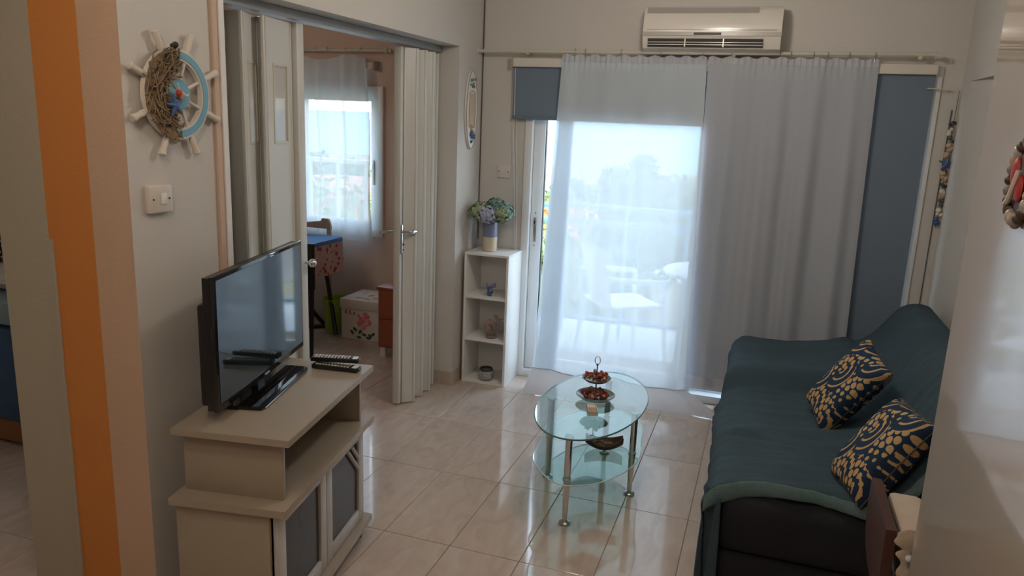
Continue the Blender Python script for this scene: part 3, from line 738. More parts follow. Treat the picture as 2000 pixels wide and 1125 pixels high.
t = thing('shell_wreath', 'oval wreath of brown shells with red centre on the glossy right wall', 'wall ornament', (1.80, -1.082, 1.652))
R = random.Random(4)
for k in range(22):
    a = 2*PI*k/22
    B().ball((-.008, .060*math.cos(a), .066*math.sin(a)), .011, 8, (1, R.uniform(.8, 1.3), R.uniform(.9, 1.4))).build('shell', ['wood_brown', 'fish', 'sand', 'ac_grey', 'wood_brown'][k % 5], t)
B().ball((-.006, 0, 0), .05, 14, (.12, 1, 1.1)).build('back_plate', 'wood_brown', t)
B().ball((-.012, .022, .015), .020, 10, (.4, .9, 1.4)).ball((-.013, -.015, -.01), .018, 10, (.4, 1, 1.3)).build('red_centre', 'red', t)
B().tube([(-.016, .04, -.04), (-.020, .01, -.03), (-.02, -.01, .0), (-.018, -.015, .02)], .005, 8).build('pale_shell', 'wheel_white', t)

# ship wheel
sw = thing('ship_wheel', 'white and pale blue ship wheel ornament with net and starfish on the left wall', 'wall ornament', (XL, -0.594, 1.754))
def ring(r0, r1, x0, x1, n=56):
    b = B(); bm = b.bm; R_ = []
    for i in range(n):
        a = 2*PI*i/n; c_, s_ = math.cos(a), math.sin(a)
        R_.append([bm.verts.new((x, rr_*c_, rr_*s_)) for x, rr_ in ((x0, r0), (x1, r0), (x1, r1), (x0, r1))])
    for i in range(n):
        p, q = R_[i], R_[(i+1) % n]
        for k in range(4): bm.faces.new((p[k], p[(k+1) % 4], q[(k+1) % 4], q[k]))
    return b
ring(.106, .140, .010, .028).build('rim', 'wheel_white', sw)
ring(.112, .133, .028, .0305).build('blue_ring', 'wheel_blue', sw)
for k in range(8):
    a = PI/8+k*PI/4; c_, s_ = math.cos(a), math.sin(a)
    B().cone((.02, .04*c_, .04*s_), (.02, .112*c_, .112*s_), .0055, seg=8).build('spoke', 'wheel_white', sw)
    B().tube([(.02, .138*c_, .138*s_), (.02, .158*c_, .158*s_), (.02, .175*c_, .175*s_), (.02, .200*c_, .200*s_), (.02, .204*c_, .204*s_)], [.008, .011, .0095, .013, .009], 10).build('handle', 'wheel_white', sw)
B().cone((.008, 0, 0), (.030, 0, 0), .048, seg=32).build('hub', 'wheel_blue', sw)
B().cone((.030, 0, 0), (.040, 0, 0), .017, .014, 20).build('hub_cap', 'tan', sw)
b = B(); R = random.Random(9)
for k in range(46):   # netting hung over the left half
    a0 = R.uniform(PI*.55, PI*1.42); r_a = R.uniform(.075, .145); pts = []
    for i in range(7):
        a = a0+.10*i*R.choice((-1, 1)); rr_ = r_a+R.uniform(-.03, .02)
        pts.append((.034+R.uniform(-.004, .012), min(.0, rr_*math.cos(a)), rr_*math.sin(a)))
    b.tube(pts, .0022, 5)
def netf(u, v):
    a = PI*.52+u*PI*.93; r_ = .052+.092*v - .03*(1-v)*math.sin(6*a)
    return Vector((.033+.012*mnoise.noise(Vector((u*9, v*4, 1))), min(.004, r_*math.cos(a)), r_*math.sin(a)))
b.grid(netf, 40, 10)
o = b.build('netting', 'net', sw); o['kind'] = 'stuff'
b = B()
for k in range(5):
    a = .5+k*2*PI/5; b.cone((.048, -.040, -.035), (.048, -.040+.036*math.cos(a), -.035+.036*math.sin(a)), .009, .003, 8)
b.build('starfish', 'blue', sw)
B().ball((.05, -.022, .004), .012, 10, (.7, 1, 1)).build('crab_body', 'red', sw)
B().tube([(.052, -.022, .012), (.056, -.034, .026), (.054, -.030, .034)], .0025, 6).tube([(.052, -.012, .006), (.056, .004, -.004), (.054, .012, .002)], .0025, 6).build('claw', 'wheel_white', sw)
B().ball((.036, -.012, .150), .010, 8).ball((.04, -.03, .146), .007, 8).build('top_shell', 'dark', sw)

# ================================================================== CUBE SHELF AND ITS THINGS
sh = thing('cube_shelf', 'narrow white three-tier cube shelf in the corner beside the sliding door', 'shelf', (-0.269, 1.857, 0.0))
W_, D_, H_ = .150, .275, .872
for s_ in (-1, 1): B().box(s_*W_-(.015 if s_ > 0 else 0), s_*W_+(0 if s_ > 0 else .015), 0, D_, 0, H_-.015, .0008).build('side_panel', 'shelf_white', sh)
B().box(-W_, W_, 0, D_, H_-.015, H_, .0008).build('top_panel', 'shelf_white', sh)
for z in (.0, .288, .572): B().box(-W_+.015, W_-.015, .002, D_-.006, z+.001, z+.016, .0008).build('shelf_board', 'shelf_white', sh)
B().box(-W_+.015, W_-.015, D_-.006, D_-.001, .016, H_-.016).build('back_panel', 'shelf_white', sh)

va = thing('vase', 'cylindrical vase, blue above and cream below, on top of the white shelf', 'vase', (-0.297, 1.985, 0.872))
B().lathe([(0, 0), (.040, 0), (.047, .006), (.048, .095)], seg=32).build('lower_half', 'vase_cream', va)
B().lathe([(.048, .095), (.048, .18), (.045, .192), (.038, .192), (.038, .12), (0, .12)], seg=32).build('upper_half', 'vase_blue', va)
fl = thing('hydrangea_bunch', 'bunch of green and lilac hydrangeas standing in the vase', 'flowers', (-0.297, 1.985, 0.872+.122))
for (x, y, z, r_, mm, sd) in ((-.065, -.03, .135, .062, 'petal_green', 1), (.0, -.055, .12, .060, 'petal_lilac', 2), (.075, .0, .135, .072, 'petal_teal', 3), (.02, .03, .165, .055, 'petal_teal', 4), (.09, -.03, .13, .05, 'petal_green', 5)):
    R = random.Random(sd); b = B(); bm = b.bm
    for i in range(260):
        d = Vector((R.gauss(0, 1), R.gauss(0, 1), R.gauss(0, 1))).normalized()
        p = Vector((x, y, z))+Vector((d.x, d.y, d.z*.85))*r_*R.uniform(.8, 1.08)
        a = d.orthogonal().normalized(); a.rotate(Matrix.Rotation(R.uniform(0, 6.28), 3, d)); c_ = d.cross(a)
        s1 = R.uniform(.010, .017)
        p = p+d*R.uniform(0, .008)
        vs = [bm.verts.new(p+a*s1+d*R.uniform(-.004, .009)), bm.verts.new(p+c_*s1*.8), bm.verts.new(p-a*s1+d*.003), bm.verts.new(p-c_*s1*.8)]
        bm.faces.new(vs)
    b.ball((x, y, z), r_*.62, 10)
    b.build('flower_head', mm, fl, smooth=False)
    B().tube([(0, 0, .0), (x*.25, y*.25, .06), (x, y, z-.03)], .003, 6).build('stem', 'stem', fl)
b = B(); bm = b.bm; R = random.Random(8)
for i in range(9):
    a = R.uniform(0, 6.28); p = Vector((.06*math.cos(a), .05*math.sin(a), .09)); d = Vector((math.cos(a), math.sin(a), .1)); s1 = Vector((-math.sin(a), math.cos(a), .2))
    bm.faces.new([bm.verts.new(q) for q in (p, p+d*.03+s1*.018, p+d*.065, p+d*.03-s1*.018)])
o = b.build('leaves', 'petal_teal', fl, smooth=False)

t = thing('flower_ornament', 'small blue flower ornament on the upper shelf compartment', 'ornament', (-0.262, 1.925, 0.588))
B().lathe([(0, 0), (.018, 0), (.020, .02), (.015, .045), (0, .045)], seg=14).build('pot', 'blue', t)
R = random.Random(3); b = B()
for i in range(16): b.ball((R.uniform(-.035, .035), R.uniform(-.02, .02), .045+R.uniform(-.01, .035)), R.uniform(.006, .012), 6)
b.build('blossoms', 'vase_blue', t)
B().ball((-.03, -.01, .014), .010, 8).ball((.022, -.012, .012), .008, 8).build('side_blossom', 'petal_lilac', t)

t = thing('fish_figurine', 'carved fish figurine standing tail-up in the middle shelf compartment', 'figurine', (-0.245, 1.93, 0.304))
B().ball((-.005, 0, .065), .052, 16, (.85, .45, 1.15)).lathe([(0, 0), (.035, 0), (.038, .012), (.02, .02), (0, .02)], seg=16).build('body', 'fish', t)
B().ball((-.018, -.006, .075), .040, 14, (.8, .5, 1.1)).build('pink_cheek', 'fish_pink', t)
B().tube([(.03, 0, .05), (.045, 0, .09), (.04, 0, .125)], [.018, .012, .008], 8).prism([(.035, .115), (.012, .155), (.03, .158), (.045, .135), (.078, .132), (.06, .115)], -.006, .006, 'y').build('tail', 'fish', t)
B().tube([(-.012, -.027, .10), (.012, -.030, .085), (.022, -.028, .055)], .003, 6).build('gill_line', 'dark', t)
t = thing('candle_jar', 'round mosaic glass candle jar in the bottom shelf compartment', 'candle holder', (-0.268, 1.92, 0.016))
B().lathe([(0, 0), (.035, 0), (.050, .012), (.054, .035), (.050, .058), (.040, .068), (.036, .068), (.044, .055), (.046, .03), (0, .012)], seg=28).build('bowl', 'mosaic', t)
B().lathe([(.043, .064), (.045, .074), (.041, .080), (.037, .078), (.037, .064)], seg=28).build('metal_rim', 'dark', t)

# ================================================================== TV STAND, TV, REMOTES
ts = thing('tv_stand', 'beige two-level TV stand with grey glazed doors against the left wall', 'tv stand', (-0.352, -0.48, 0.0), 0.16)
def slab(x0, x1, hw, z0, z1, name):
    b = B(); pr = []
    zc, h = (z0+z1)/2, (z1-z0)/2
    pts = [(x0, -hw), (x1-.008, -hw), (x1-.002, -hw+.002), (x1, -hw+.008), (x1, hw-.008), (x1-.002, hw-.002), (x1-.008, hw), (x0, hw)]
    b.prism(pts, z0, z1)
    bmesh.ops.bevel(b.bm, geom=[e_ for e_ in b.bm.edges if abs(e_.verts[0].co.z-e_.verts[1].co.z) < 1e-6], offset=.0015, segments=2, affect='EDGES')
    return b.build(name, 'cabinet', ts)
slab(0, .392, .375, .722, .745, 'top_board')
for s_ in (-1, 1): B().box(.02, .352, s_*.33-.009, s_*.33+.009, .525, .722, .001).build('riser_panel', 'cabinet', ts)
B().box(.02, .032, -.32, .32, .525, .722, .001).build('riser_back', 'cabinet', ts)
slab(0, .386, .405, .500, .525, 'cabinet_top')
for s_ in (-1, 1): B().box(.012, .325, s_*.378-.008, s_*.378+.008, .085, .500, .001).build('side_panel', 'cabinet', ts)
B().box(.012, .02, -.37, .37, .085, .50).build('back_panel', 'cabinet', ts)
B().box(.02, .30, -.37, .37, .28, .292).build('inner_shelf', 'cabinet', ts)
slab(.0, .378, .40, .060, .085, 'base_board')
for s_ in (-1, 1):
    for x in (.05, .33): B().lathe([(0, 0), (.018, 0), (.02, .05), (.016, .06), (0, .06)], (x, s_*.35, 0), 14).build('foot', 'dark', ts)
def door(y0, y1, bars):
    x0, x1, z0, z1 = .331, .349, .088, .494; fw = .05
    b = B().box(x0, x1, y0, y0+fw, z0, z1, .002).box(x0, x1, y1-fw, y1, z0, z1, .002).box(x0, x1, y0+fw, y1-fw, z0, z0+fw, .002).box(x0, x1, y0+fw, y1-fw, z1-fw, z1, .002)
    d = b.build('door', 'cab_front', ts)
    B().box(x0+.004, x0+.008, y0+fw, y1-fw, z0+fw, z1-fw).build('pane', 'dark_glass', d)
    if bars:
        for k in (.0, .045):
            p0 = (x1-.004, y1-fw-.115+k, z1-fw+.002); p1 = (x1-.004, y1-fw+.002, z1-fw-.125+k*1.05)
            B().cone(p0, p1, .0075, seg=8).build('diagonal_bar', 'cab_front', d)
    B().ball((x1+.012, (y1-.02) if not bars else (y0+.02), .33), .009, 10).build('knob', 'chrome', d) if False else None
door(-.372, -.002, False); door(.002, .372, True)

tv = thing('television', 'black flat-screen television on the beige stand', 'television', (-0.247, -0.427, 0.745), math.radians(13.6))
hw, zb, zt = .3675, .045, .477
B().box(-.016, .002, -hw, hw, zb, zt, .004).build('bezel', 'black_gloss', tv)
B().box(.0015, .0035, -hw+.012, hw-.012, zb+.022, zt-.012).build('screen', 'screen', tv, smooth=False)
b = B().prism([(-hw+.004, zb+.004), (hw-.004, zb+.004), (hw-.004, zt-.004), (-hw+.004, zt-.004)], -.036, -.016, 'x').build('back_cover', 'black', tv)
b = B().box(-.068, -.030, -hw+.02, hw-.02, zb+.01, zt-.09, .012).build('back_housing', 'black', tv)
B().prism([(-.03, .012), (.03, .012), (.022, zb+.03), (-.022, zb+.03)], -.045, -.02, 'x').build('neck', 'black_gloss', tv)
b = B().prism([(-.085, -.225), (.072, -.218), (.078, -.20), (.078, .20), (.072, .218), (-.085, .225)], .0, .012)
bmesh.ops.bevel(b.bm, geom=b.bm.edges[:], offset=.003, segments=2, affect='EDGES'); b.build('base', 'black_gloss', tv)
B().tube([(.0785, -.20, .006), (.0785, .20, .006)], .0025, 6).build('base_edge', 'steel', tv)
B().box(.003, .0045, -.02, .02, zb+.007, zb+.013).build('maker_plate', 'steel', tv)

def remote(label, loc, rz, L, w_, tilt, body, seed):
    t = thing('remote_control', label, 'remote control', loc, rz, 'remotes on the TV stand'); t.rotation_euler = (0, tilt, rz)
    B().box(-L/2, L/2, -w_/2, w_/2, 0, .017, .004).build('body', body, t)
    R = random.Random(seed); nx = 11
    for col, ys in (('ac', (-.5, .5)), ('steel', (0,))):
        b = B()
        for i in range(nx):
            for y in ys: b.box(-L*.42+i*L*.068, -L*.42+i*L*.068+L*.038, y*w_*.55-.004, y*w_*.55+.004, .016, .0195)
        o = b.build('buttons', col, t); o['kind'] = 'stuff'
    B().box(L*.36, L*.47, -w_*.35, w_*.35, .0165, .0178).build('end_cap', 'frost', t)
    return t
remote('black remote control lying flat on the stand, under the silver-keyed one', (-0.130, -0.150, 0.7455), .10, .19, .048, 0, 'black', 1)
remote('remote control with silver keys lying on top of the other remote', (-0.155, -0.115, 0.7640), .28, .19, .044, 0.0, 'black', 2)

# ================================================================== COFFEE TABLE
ct = thing('coffee_table', 'oval glass coffee table with four chrome legs and lower glass shelf', 'coffee table', (0.699, 0.777, 0.0), 0.0)
def ell(a, b_, n, k=0): return [(a*math.cos(2*PI*i/n), b_*math.sin(2*PI*i/n)) for i in range(n)]
ang = .043
def rp(p): return (p[0]*math.cos(ang)+p[1]*math.sin(ang), -p[0]*math.sin(ang)+p[1]*math.cos(ang))
top = [rp(p) for p in ell(.244, .475, 72)]
def plate_glass(poly, z0, z1, name, rim):
    b = B(); b.prism(poly, z0, z1); g = b.build(name, 'table_glass', ct, smooth=False)
    B().tube([(x, y, (z0+z1)/2) for x, y in poly], (z1-z0)/2*1.02, 6, True).build('glass_edge', rim, g)
    return g
plate_glass(top, .412, .420, 'glass_top', 'glass_rim')
half = [(-.005, -.485), (.072, -.445), (.135, -.395), (.205, -.270), (.248, -.13), (.245, -.002), (.222, .108), (.217, .242), (.180, .335), (.085, .450)]
ctl = half+[(-x, -y) for x, y in half]
low = []
for i in range(len(ctl)):
    p0, p1, p2, p3 = (Vector(ctl[(i+k) % len(ctl)]) for k in (-1, 0, 1, 2))
    for k in range(5):
        f = k/5; q = .5*((2*p1)+(-p0+p2)*f+(2*p0-5*p1+4*p2-p3)*f*f+(-p0+3*p1-3*p2+p3)*f**3); low.append((q.x, q.y))
for _ in range(4): low = [((low[i-1][0]+low[i][0]+low[(i+1) % len(low)][0])/3, (low[i-1][1]+low[i][1]+low[(i+1) % len(low)][1])/3) for i in range(len(low))]
g2 = plate_glass(low, .206, .212, 'glass_shelf', 'frost')
for x, y in ((-.007, -.423), (.209, -.042), (-.200, -.019), (.003, .365)):
    lg = B().cone((x, y, .215), (x, y, .405), .0155, seg=16).lathe([(0, .012), (.0105, .012), (.0155, .20), (.0155, .206)], (x, y, 0), 16).build('leg', 'chrome', ct)
    B().lathe([(.015, .200), (.020, .202), (.020, .216), (.015, .218)], (x, y, 0), 16).build('collar', 'chrome', lg)
    B().lathe([(0, 0), (.026, 0), (.026, .008), (.018, .014), (0, .014)], (x, y, 0), 18).build('foot', 'steel', lg)
    B().cone((x, y, .405), (x, y, .4115), .020, seg=18).build('rubber_disc', 'frost', lg)

st = thing('tiered_stand', 'two-tier sweet stand with ring handle on the glass table', 'serving stand', (0.703, 0.796, 0.42))
B().lathe([(0, .012), (.03, .010), (.07, .018), (.092, .032), (.094, .030), (.07, .012), (.035, .0), (0, .0)], seg=36).build('lower_plate', 'plate_dark', st)
B().lathe([(0, .098), (.03, .098), (.055, .104), (.068, .116), (.069, .114), (.055, .100), (.03, .093), (0, .093)], seg=32).build('upper_plate', 'plate_dark', st)
B().cone((0, 0, .01), (0, 0, .178), .0032, seg=8).ball((0, 0, .178), .006, 8).build('rod', 'seam', st)
B().tube([(.013*math.cos(2*PI*i/20), .0, .199+.020*math.sin(2*PI*i/20)) for i in range(20)], .0018, 6, True).build('ring_handle', 'steel', st)
def potp(name, label, c, r_, n, seed, z):
    R = random.Random(seed); t = thing(name, label, 'potpourri', c, 0)
    for mm, fr_n in (('pot_red', .5), ('pot_brown', .32), ('pot_cream', .12)):
        b = B()
        for i in range(int(n*fr_n)):
            a = R.uniform(0, 6.28); q = math.sqrt(R.random())*r_
            if q < .012: q = .014
            rot = Matrix.Rotation(R.uniform(0, 3), 3, 'X') @ Matrix.Rotation(R.uniform(0, 3), 3, 'Y')
            b.ball((q*math.cos(a), q*math.sin(a), R.uniform(.002, z)), R.uniform(.007, .012), 7, (1.2, .45, .7), rot)
        o = b.build('petals', mm, t, smooth=False); o['kind'] = 'stuff'
potp('potpourri', 'heap of red and brown dried petals on the upper plate of the sweet stand', (.703, .796, .528), .052, 60, 1, .028)
potp('potpourri', 'red and brown dried petals piled in the lower plate of the sweet stand', (.703, .796, .440), .064, 80, 2, .024)
t = thing('matchbox_tray', 'small cream open card tray with tan contents on the glass table', 'tray', (0.722, 0.645, 0.4205), .32)
B().box(-.022, .022, -.052, .052, 0, .003).box(-.022, -.019, -.052, .052, 0, .02).box(.019, .022, -.052, .052, 0, .02).box(-.022, .022, -.052, -.049, 0, .02).box(-.022, .022, .049, .052, 0, .02).build('tray', 'card', t)
B().box(-.018, .018, -.048, .012, .003, .017, .003).build('contents', 'tan', t)
B().box(-.018, .018, .014, .048, .003, .015, .002).build('paper_liner', 'white', t)
t = thing('wooden_bowl', 'dark wooden leaf-shaped bowl on the lower glass shelf', 'bowl', (0.775, 0.72, 0.2125), .25)
def bowlf(u, v):
    x = -.085+.17*u; wdt = .05*math.sin(PI*min(1, max(0, .06+.88*u)))**.7; s_ = v*2-1
    return Vector((x, wdt*s_, .004+.034*s_*s_+.03*(2*u-1)**2))
o = B().grid(bowlf, 24, 10).build('bowl', 'wood_brown', t); solid(o, .006, 1)
R = random.Random(6); b = B()
for i in range(14): b.ball((R.uniform(-.05, .05), R.uniform(-.018, .018), .02+R.uniform(0, .015)), .010, 7, (1.2, .7, .6))
o = b.build('dried_petals', 'pot_brown', t); o['kind'] = 'stuff'

# ================================================================== SOFA, THROW, CUSHIONS
so = thing('sofa', 'low dark sofa along the right wall, mostly hidden under a teal throw', 'sofa', (1.78, 0.92, 0.0))
X0, Y0 = 1.78, 0.92
def sbox(x0, x1, y0, y1, z0, z1, bev, name, m='black_cloth', seg=4):
    b = B(); bm = bmesh.new(); bmesh.ops.create_cube(bm, size=1)
    for v in bm.verts: v.co = Vector(((x0+x1)/2-X0+v.co.x*(x1-x0), (y0+y1)/2-Y0+v.co.y*(y1-y0), (z0+z1)/2+v.co.z*(z1-z0)))
    bmesh.ops.bevel(bm, geom=bm.edges[:], offset=bev, segments=seg, affect='EDGES', profile=.5); b.add(bm)
    return b.build(name, m, so)
sbox(1.325, 2.22, .035, 1.78, .04, .20, .03, 'base')
sbox(1.31, 2.05, .03, 1.20, .19, .435, .075, 'seat_cushion')
sbox(1.32, 2.05, 1.22, 1.785, .19, .535, .06, 'raised_end')
b = B().prism([(1.97-X0, .20), (2.235-X0, .20), (2.27-X0, .76), (2.235-X0, .81), (2.17-X0, .815), (2.12-X0, .77), (2.02-X0, .62), (1.97-X0, .50)], .04-Y0, 1.775-Y0, 'y')
bmesh.ops.bevel(b.bm, geom=b.bm.edges[:], offset=.02, segments=3, affect='EDGES'); b.build('backrest', 'black_cloth', so)
for x in (1.40, 2.14):
    for y in (.12, 1.70): B().cone((x-X0, y-Y0, 0), (x-X0, y-Y0, .05), .022, .026, 12).build('foot', 'wood_brown', so)

th = thing('sofa_throw', 'crinkled teal throw draped over the whole sofa', 'throw', (1.78, .92, 0))
def thr(u, yv):
    hump = sstep(1.18, 1.27, yv)
    zs = .452+.105*hump + .012*math.sin(3*yv)
    bx = 1.268+.012*math.sin(5*yv)
    P = [(bx+.03, .025), (bx+.022, .15), (bx+.01, .30), (bx+.004, zs-.075), (bx+.035, zs-.022), (bx+.09, zs-.001), (1.55, zs+.006), (1.76, zs+.01+.02*hump), (1.86, zs+.03+.03*hump), (1.93, max(.545, zs+.055)), (2.01, .67), (2.08, .785), (2.135, .832), (2.205, .845), (2.262, .825), (2.288, .74), (2.29, .60)]
    n = len(P)-1; t_ = u*n; i = min(n-1, int(t_)); f = t_-i
    def c(k): return P[max(0, min(n, k))]
    p0, p1, p2, p3 = c(i-1), c(i), c(i+1), c(i+2)
    def cr2(a, b_, c_, d): return .5*((2*b_)+(-a+c_)*f+(2*a-5*b_+4*c_-d)*f*f+(-a+3*b_-3*c_+d)*f**3)
    x, z = cr2(p0[0], p1[0], p2[0], p3[0]), cr2(p0[1], p1[1], p2[1], p3[1])
    return x, z
def throwf(u, v):
    y = .075+1.735*v
    x, z = thr(u, y)
    q = Vector((x*2.2, y*3.0, z*2.2))
    w_ = mnoise.noise(q*1.3)*.014 + mnoise.noise(Vector((x*2, y*16, z*3)))*.011 + mnoise.noise(Vector((x*9+y*3, y*38-x*6, z*9)))*.0045 + mnoise.noise(Vector((x*30, y*30, z*30)))*.003
    # long diagonal creases on the seat
    w_ += .016*max(0, math.sin(11*(y-.35*x)+.5))**6*(1 if .3 < u < .62 else .4)*(1-sstep(1.1, 1.25, y))
    nx, nz = (-1, 0) if u < .18 else ((0, 1) if u < .55 else (-.75, .6))
    if u < .2: w_ += .018*math.sin(14*y+1.3)*(1-u/.2)*.8
    yy = y+(.018*math.sin(9*x)+.012*math.sin(23*x))*(1-sstep(0, .1, v))
    return Vector((x+nx*w_-X0, yy-Y0, max(.012, z+nz*w_)))
o = B().grid(throwf, 110, 130).build('top', 'teal', th, ang=180); solid(o, .004, 0)
def hemf(u, v):   # near hem folded over the end of the seat
    uu_ = .20+.52*u; p = throwf(uu_, 0.0)
    return p+Vector((0, -.006-.020*math.sin(PI*v*.5), -.052*v**1.2*(.7+.5*math.sin(6*u+.6)**2)+.004))
o = B().grid(hemf, 70, 8).build('folded_hem', 'teal_back', th, ang=180); solid(o, .004, 0)
def drape(u, v):  # corner hanging down at the near front corner
    a = u; p = Vector((1.285, .085, 0)).lerp(Vector((1.345, .0, 0)), a)
    z = .43*(1-v)+.012*v + (.0 if v > .02 else .01)
    out_ = .010*math.sin(9*u+2*v)+.005*v
    return Vector((p.x-out_-X0, p.y-out_*.5-Y0+.02*(1-v)*u, z-.02*u*(1-v)))
o = B().grid(drape, 16, 24).build('hanging_corner', 'teal', th, ang=180); solid(o, .004, 0)
def farf(u, v):
    p = throwf(.17+.75*u, 1.0); z = p.z*(1-v)+.06*v
    return Vector((p.x, p.y+.008+.02*math.sin(v*2.5)+.008*math.sin(30*u)*v, z))
o = B().grid(farf, 60, 16).build('far_drop', 'teal', th, ang=180); solid(o, .004, 0)

def cushion(label, loc, rot, w_, h, d, seed):
    t = thing('throw_cushion', label, 'cushion', loc, 0, 'patterned cushions on the sofa'); t.rotation_euler = rot
    b = B(); R = random.Random(seed)
    for s_ in (1, -1):
        def f(u, v, s_=s_):
            a, c = 2*u-1, 2*v-1
            e1 = max(0, 1-a**4); e2 = max(0, 1-c**4)
            th_ = (e1*e2)**.42
            x = a*w_/2*(1-.055*(1-c*c)*abs(a)); y = c*h/2*(1-.07*(1-a*a)*abs(c))
            return Vector((x, y, s_*d/2*th_+.006*mnoise.noise(Vector((a*2+seed, c*2, s_)))*th_))
        b.grid(f, 28, 22)
    bmesh.ops.remove_doubles(b.bm, verts=b.bm.verts[:], dist=.0008)
    b.build('cover', 'cushion', t, ang=180)
    pts = []
    for i in range(60):
        k = i/60*4; s_ = int(k); f = k-s_
        a, c = [(2*f-1, -1), (1, 2*f-1), (1-2*f, 1), (-1, 1-2*f)][s_]
        pts.append((a*w_/2*(1-.055*(1-c*c)*abs(a)), c*h/2*(1-.07*(1-a*a)*abs(c)), 0))
    B().tube(pts, .003, 6, True).build('piping', 'dark', t)
    return t
def crot(ax, ay): 
    ax = Vector(ax).normalized(); az = ax.cross(Vector(ay)).normalized(); ay = az.cross(ax)
    return Matrix((ax, ay, az)).transposed().to_euler()
cushion('navy and gold patterned cushion farther along the sofa, nearer the curtain', (1.797, .843, .640), crot((.56, -.10, .815), (-.25, .93, .30)), .40, .265, .12, 1)
cushion('navy and gold patterned cushion at the near end of the sofa, beside the chair', (1.859, .193, .625), crot((.55, .17, .82), (-.26, .966, -.02)), .38, .28, .13, 2)

# ================================================================== DINING CHAIR AT THE RIGHT
dc = thing('dining_chair', 'dark mahogany chair at the near end of the sofa, at the lower right', 'chair', (1.922, -0.50, 0.0))
def backf(s_, t_): return None
b = B(); bm = b.bm
rows = []
for i in range(15):
    t_ = i/14; z = .36+.395*t_; x = -.168+(.755-z)*.19-.030*math.sin(PI*(.15+.85*t_))+.012
    hw2 = .16*(1-.04*t_)
    rows.append([(x-.012, -hw2, z), (x-.012, hw2, z), (x+.014, hw2, z), (x+.014, -hw2, z)])
vr = [[bm.verts.new(p) for p in r_] for r_ in rows]
for a, c in zip(vr, vr[1:]):
    for k in range(4): bm.faces.new((a[k], a[(k+1) % 4], c[(k+1) % 4], c[k]))
bm.faces.new(vr[0][::-1]); bm.faces.new(vr[-1])
b.build('backrest', 'mahogany', dc)
B().box(-.10, .20, -.16, .16, .42, .45, .008).build('seat', 'mahogany', dc)
for x in (-.088, .18):
    for y in (-.14, .14): B().cone((x, y, .42), (x*1.03, y*1.03, 0), .02, .014, 10).build('leg', 'mahogany', dc)
B().box(-.085, .17, -.15, -.135, .20, .225).box(-.085, .17, .135, .15, .20, .225).build('stretcher', 'mahogany', dc)
cc = thing('chair_cushion', 'frilled cream chair-back cushion with tied beads against the mahogany chair', 'cushion', (1.932, -0.48, 0.555))
def frill(u, v):
    z = -.175+.385*v; 
    wv = .018*math.sin(52*v+3*u)+.010*math.sin(23*v+5*u)
    return Vector((-.152+.115*u+wv*.4+(.18-z)*.19, -.186-.012*u*math.sin(40*v)+wv*u*.6, z+.010*math.sin(9*u+18*v)))
o = B().grid(frill, 12, 90).build('frill', 'cream_cloth', cc, ang=180); solid(o, .003)
b = B().box(-.138, -.045, -.145, .13, -.16, .175, .02)
for v in b.bm.verts: v.co.x += (.18-v.co.z)*.19
b.build('pad', 'cream_cloth', cc)
for k, z in enumerate((.150, -.075)):
    xo = .022+(.18-z)*.19
    B().ball((-.152+xo, -.205, z), .0085, 12).build('pearl_bead', 'white', cc)
    B().tube([(-.152+xo, -.201, z), (-.148+xo, -.203, z-.02), (-.14+xo, -.201, z-.032)], .006, 6).tube([(-.15+xo, -.198, z+.012), (-.12+xo, -.198, z+.016)], .004, 6).build('tie_ribbon', 'vase_blue', cc)

# ================================================================== BEDROOM CONTENTS
# curtain rod, sheer curtain
t = thing('curtain_rod', 'cream curtain rod with rings over the bedroom window', 'curtain rod', (-2.0, 2.72, 2.176))
B().cone((-.95, 0, 0), (.60, 0, 0), .012, seg=12).build('pole', 'rod', t)
B().ball((.56, 0, 0), .024, 12).cone((.545, 0, 0), (.545, .08, 0), .008, seg=8).build('bracket', 'rod', t)
b0 = None
for x in (-.80, -.6, -.4, -.18, -.045, .05, .21, .34):
    if b0 is None: o = b0 = B().tube([(0, .02*math.sin(2*PI*i/14), .02*math.cos(2*PI*i/14)) for i in range(14)], .0028, 6, True).build('curtain_ring', 'rod', t)
    else: o = b0.copy(); C.objects.link(o)
    o.location = (x, 0, -.004)
t = thing('sheer_curtain', 'short sheer white curtain over the bedroom window', 'curtain', (0, 0, 0))
def bc(u, v):
    x = (-2.85+1.24*u)*(1-v)+(-2.82+1.28*u)*v
    return Vector((x+.01*math.sin(8*v+5*u), 2.70+.016*math.sin(34*u+v)+.010*math.sin(71*u+2*v), 2.12-1.42*v+.03*v*math.sin(3*u)+(.02*math.sin(16*u) if v < .01 else 0)))
B().grid(bc, 140, 30).build('sheet', 'bed_curtain', t, ang=180)
t = thing('blind_cassette', 'short white roller blind cassette under the bedroom curtain rod', 'blind', (-1.93, 2.765, 2.068))
B().box(-.7, .36, -.03, .03, -.025, .025, .008).build('cassette', 'ac', t); B().box(.355, .375, -.035, .035, -.035, .035, .003).build('bracket', 'ac_grey', t)
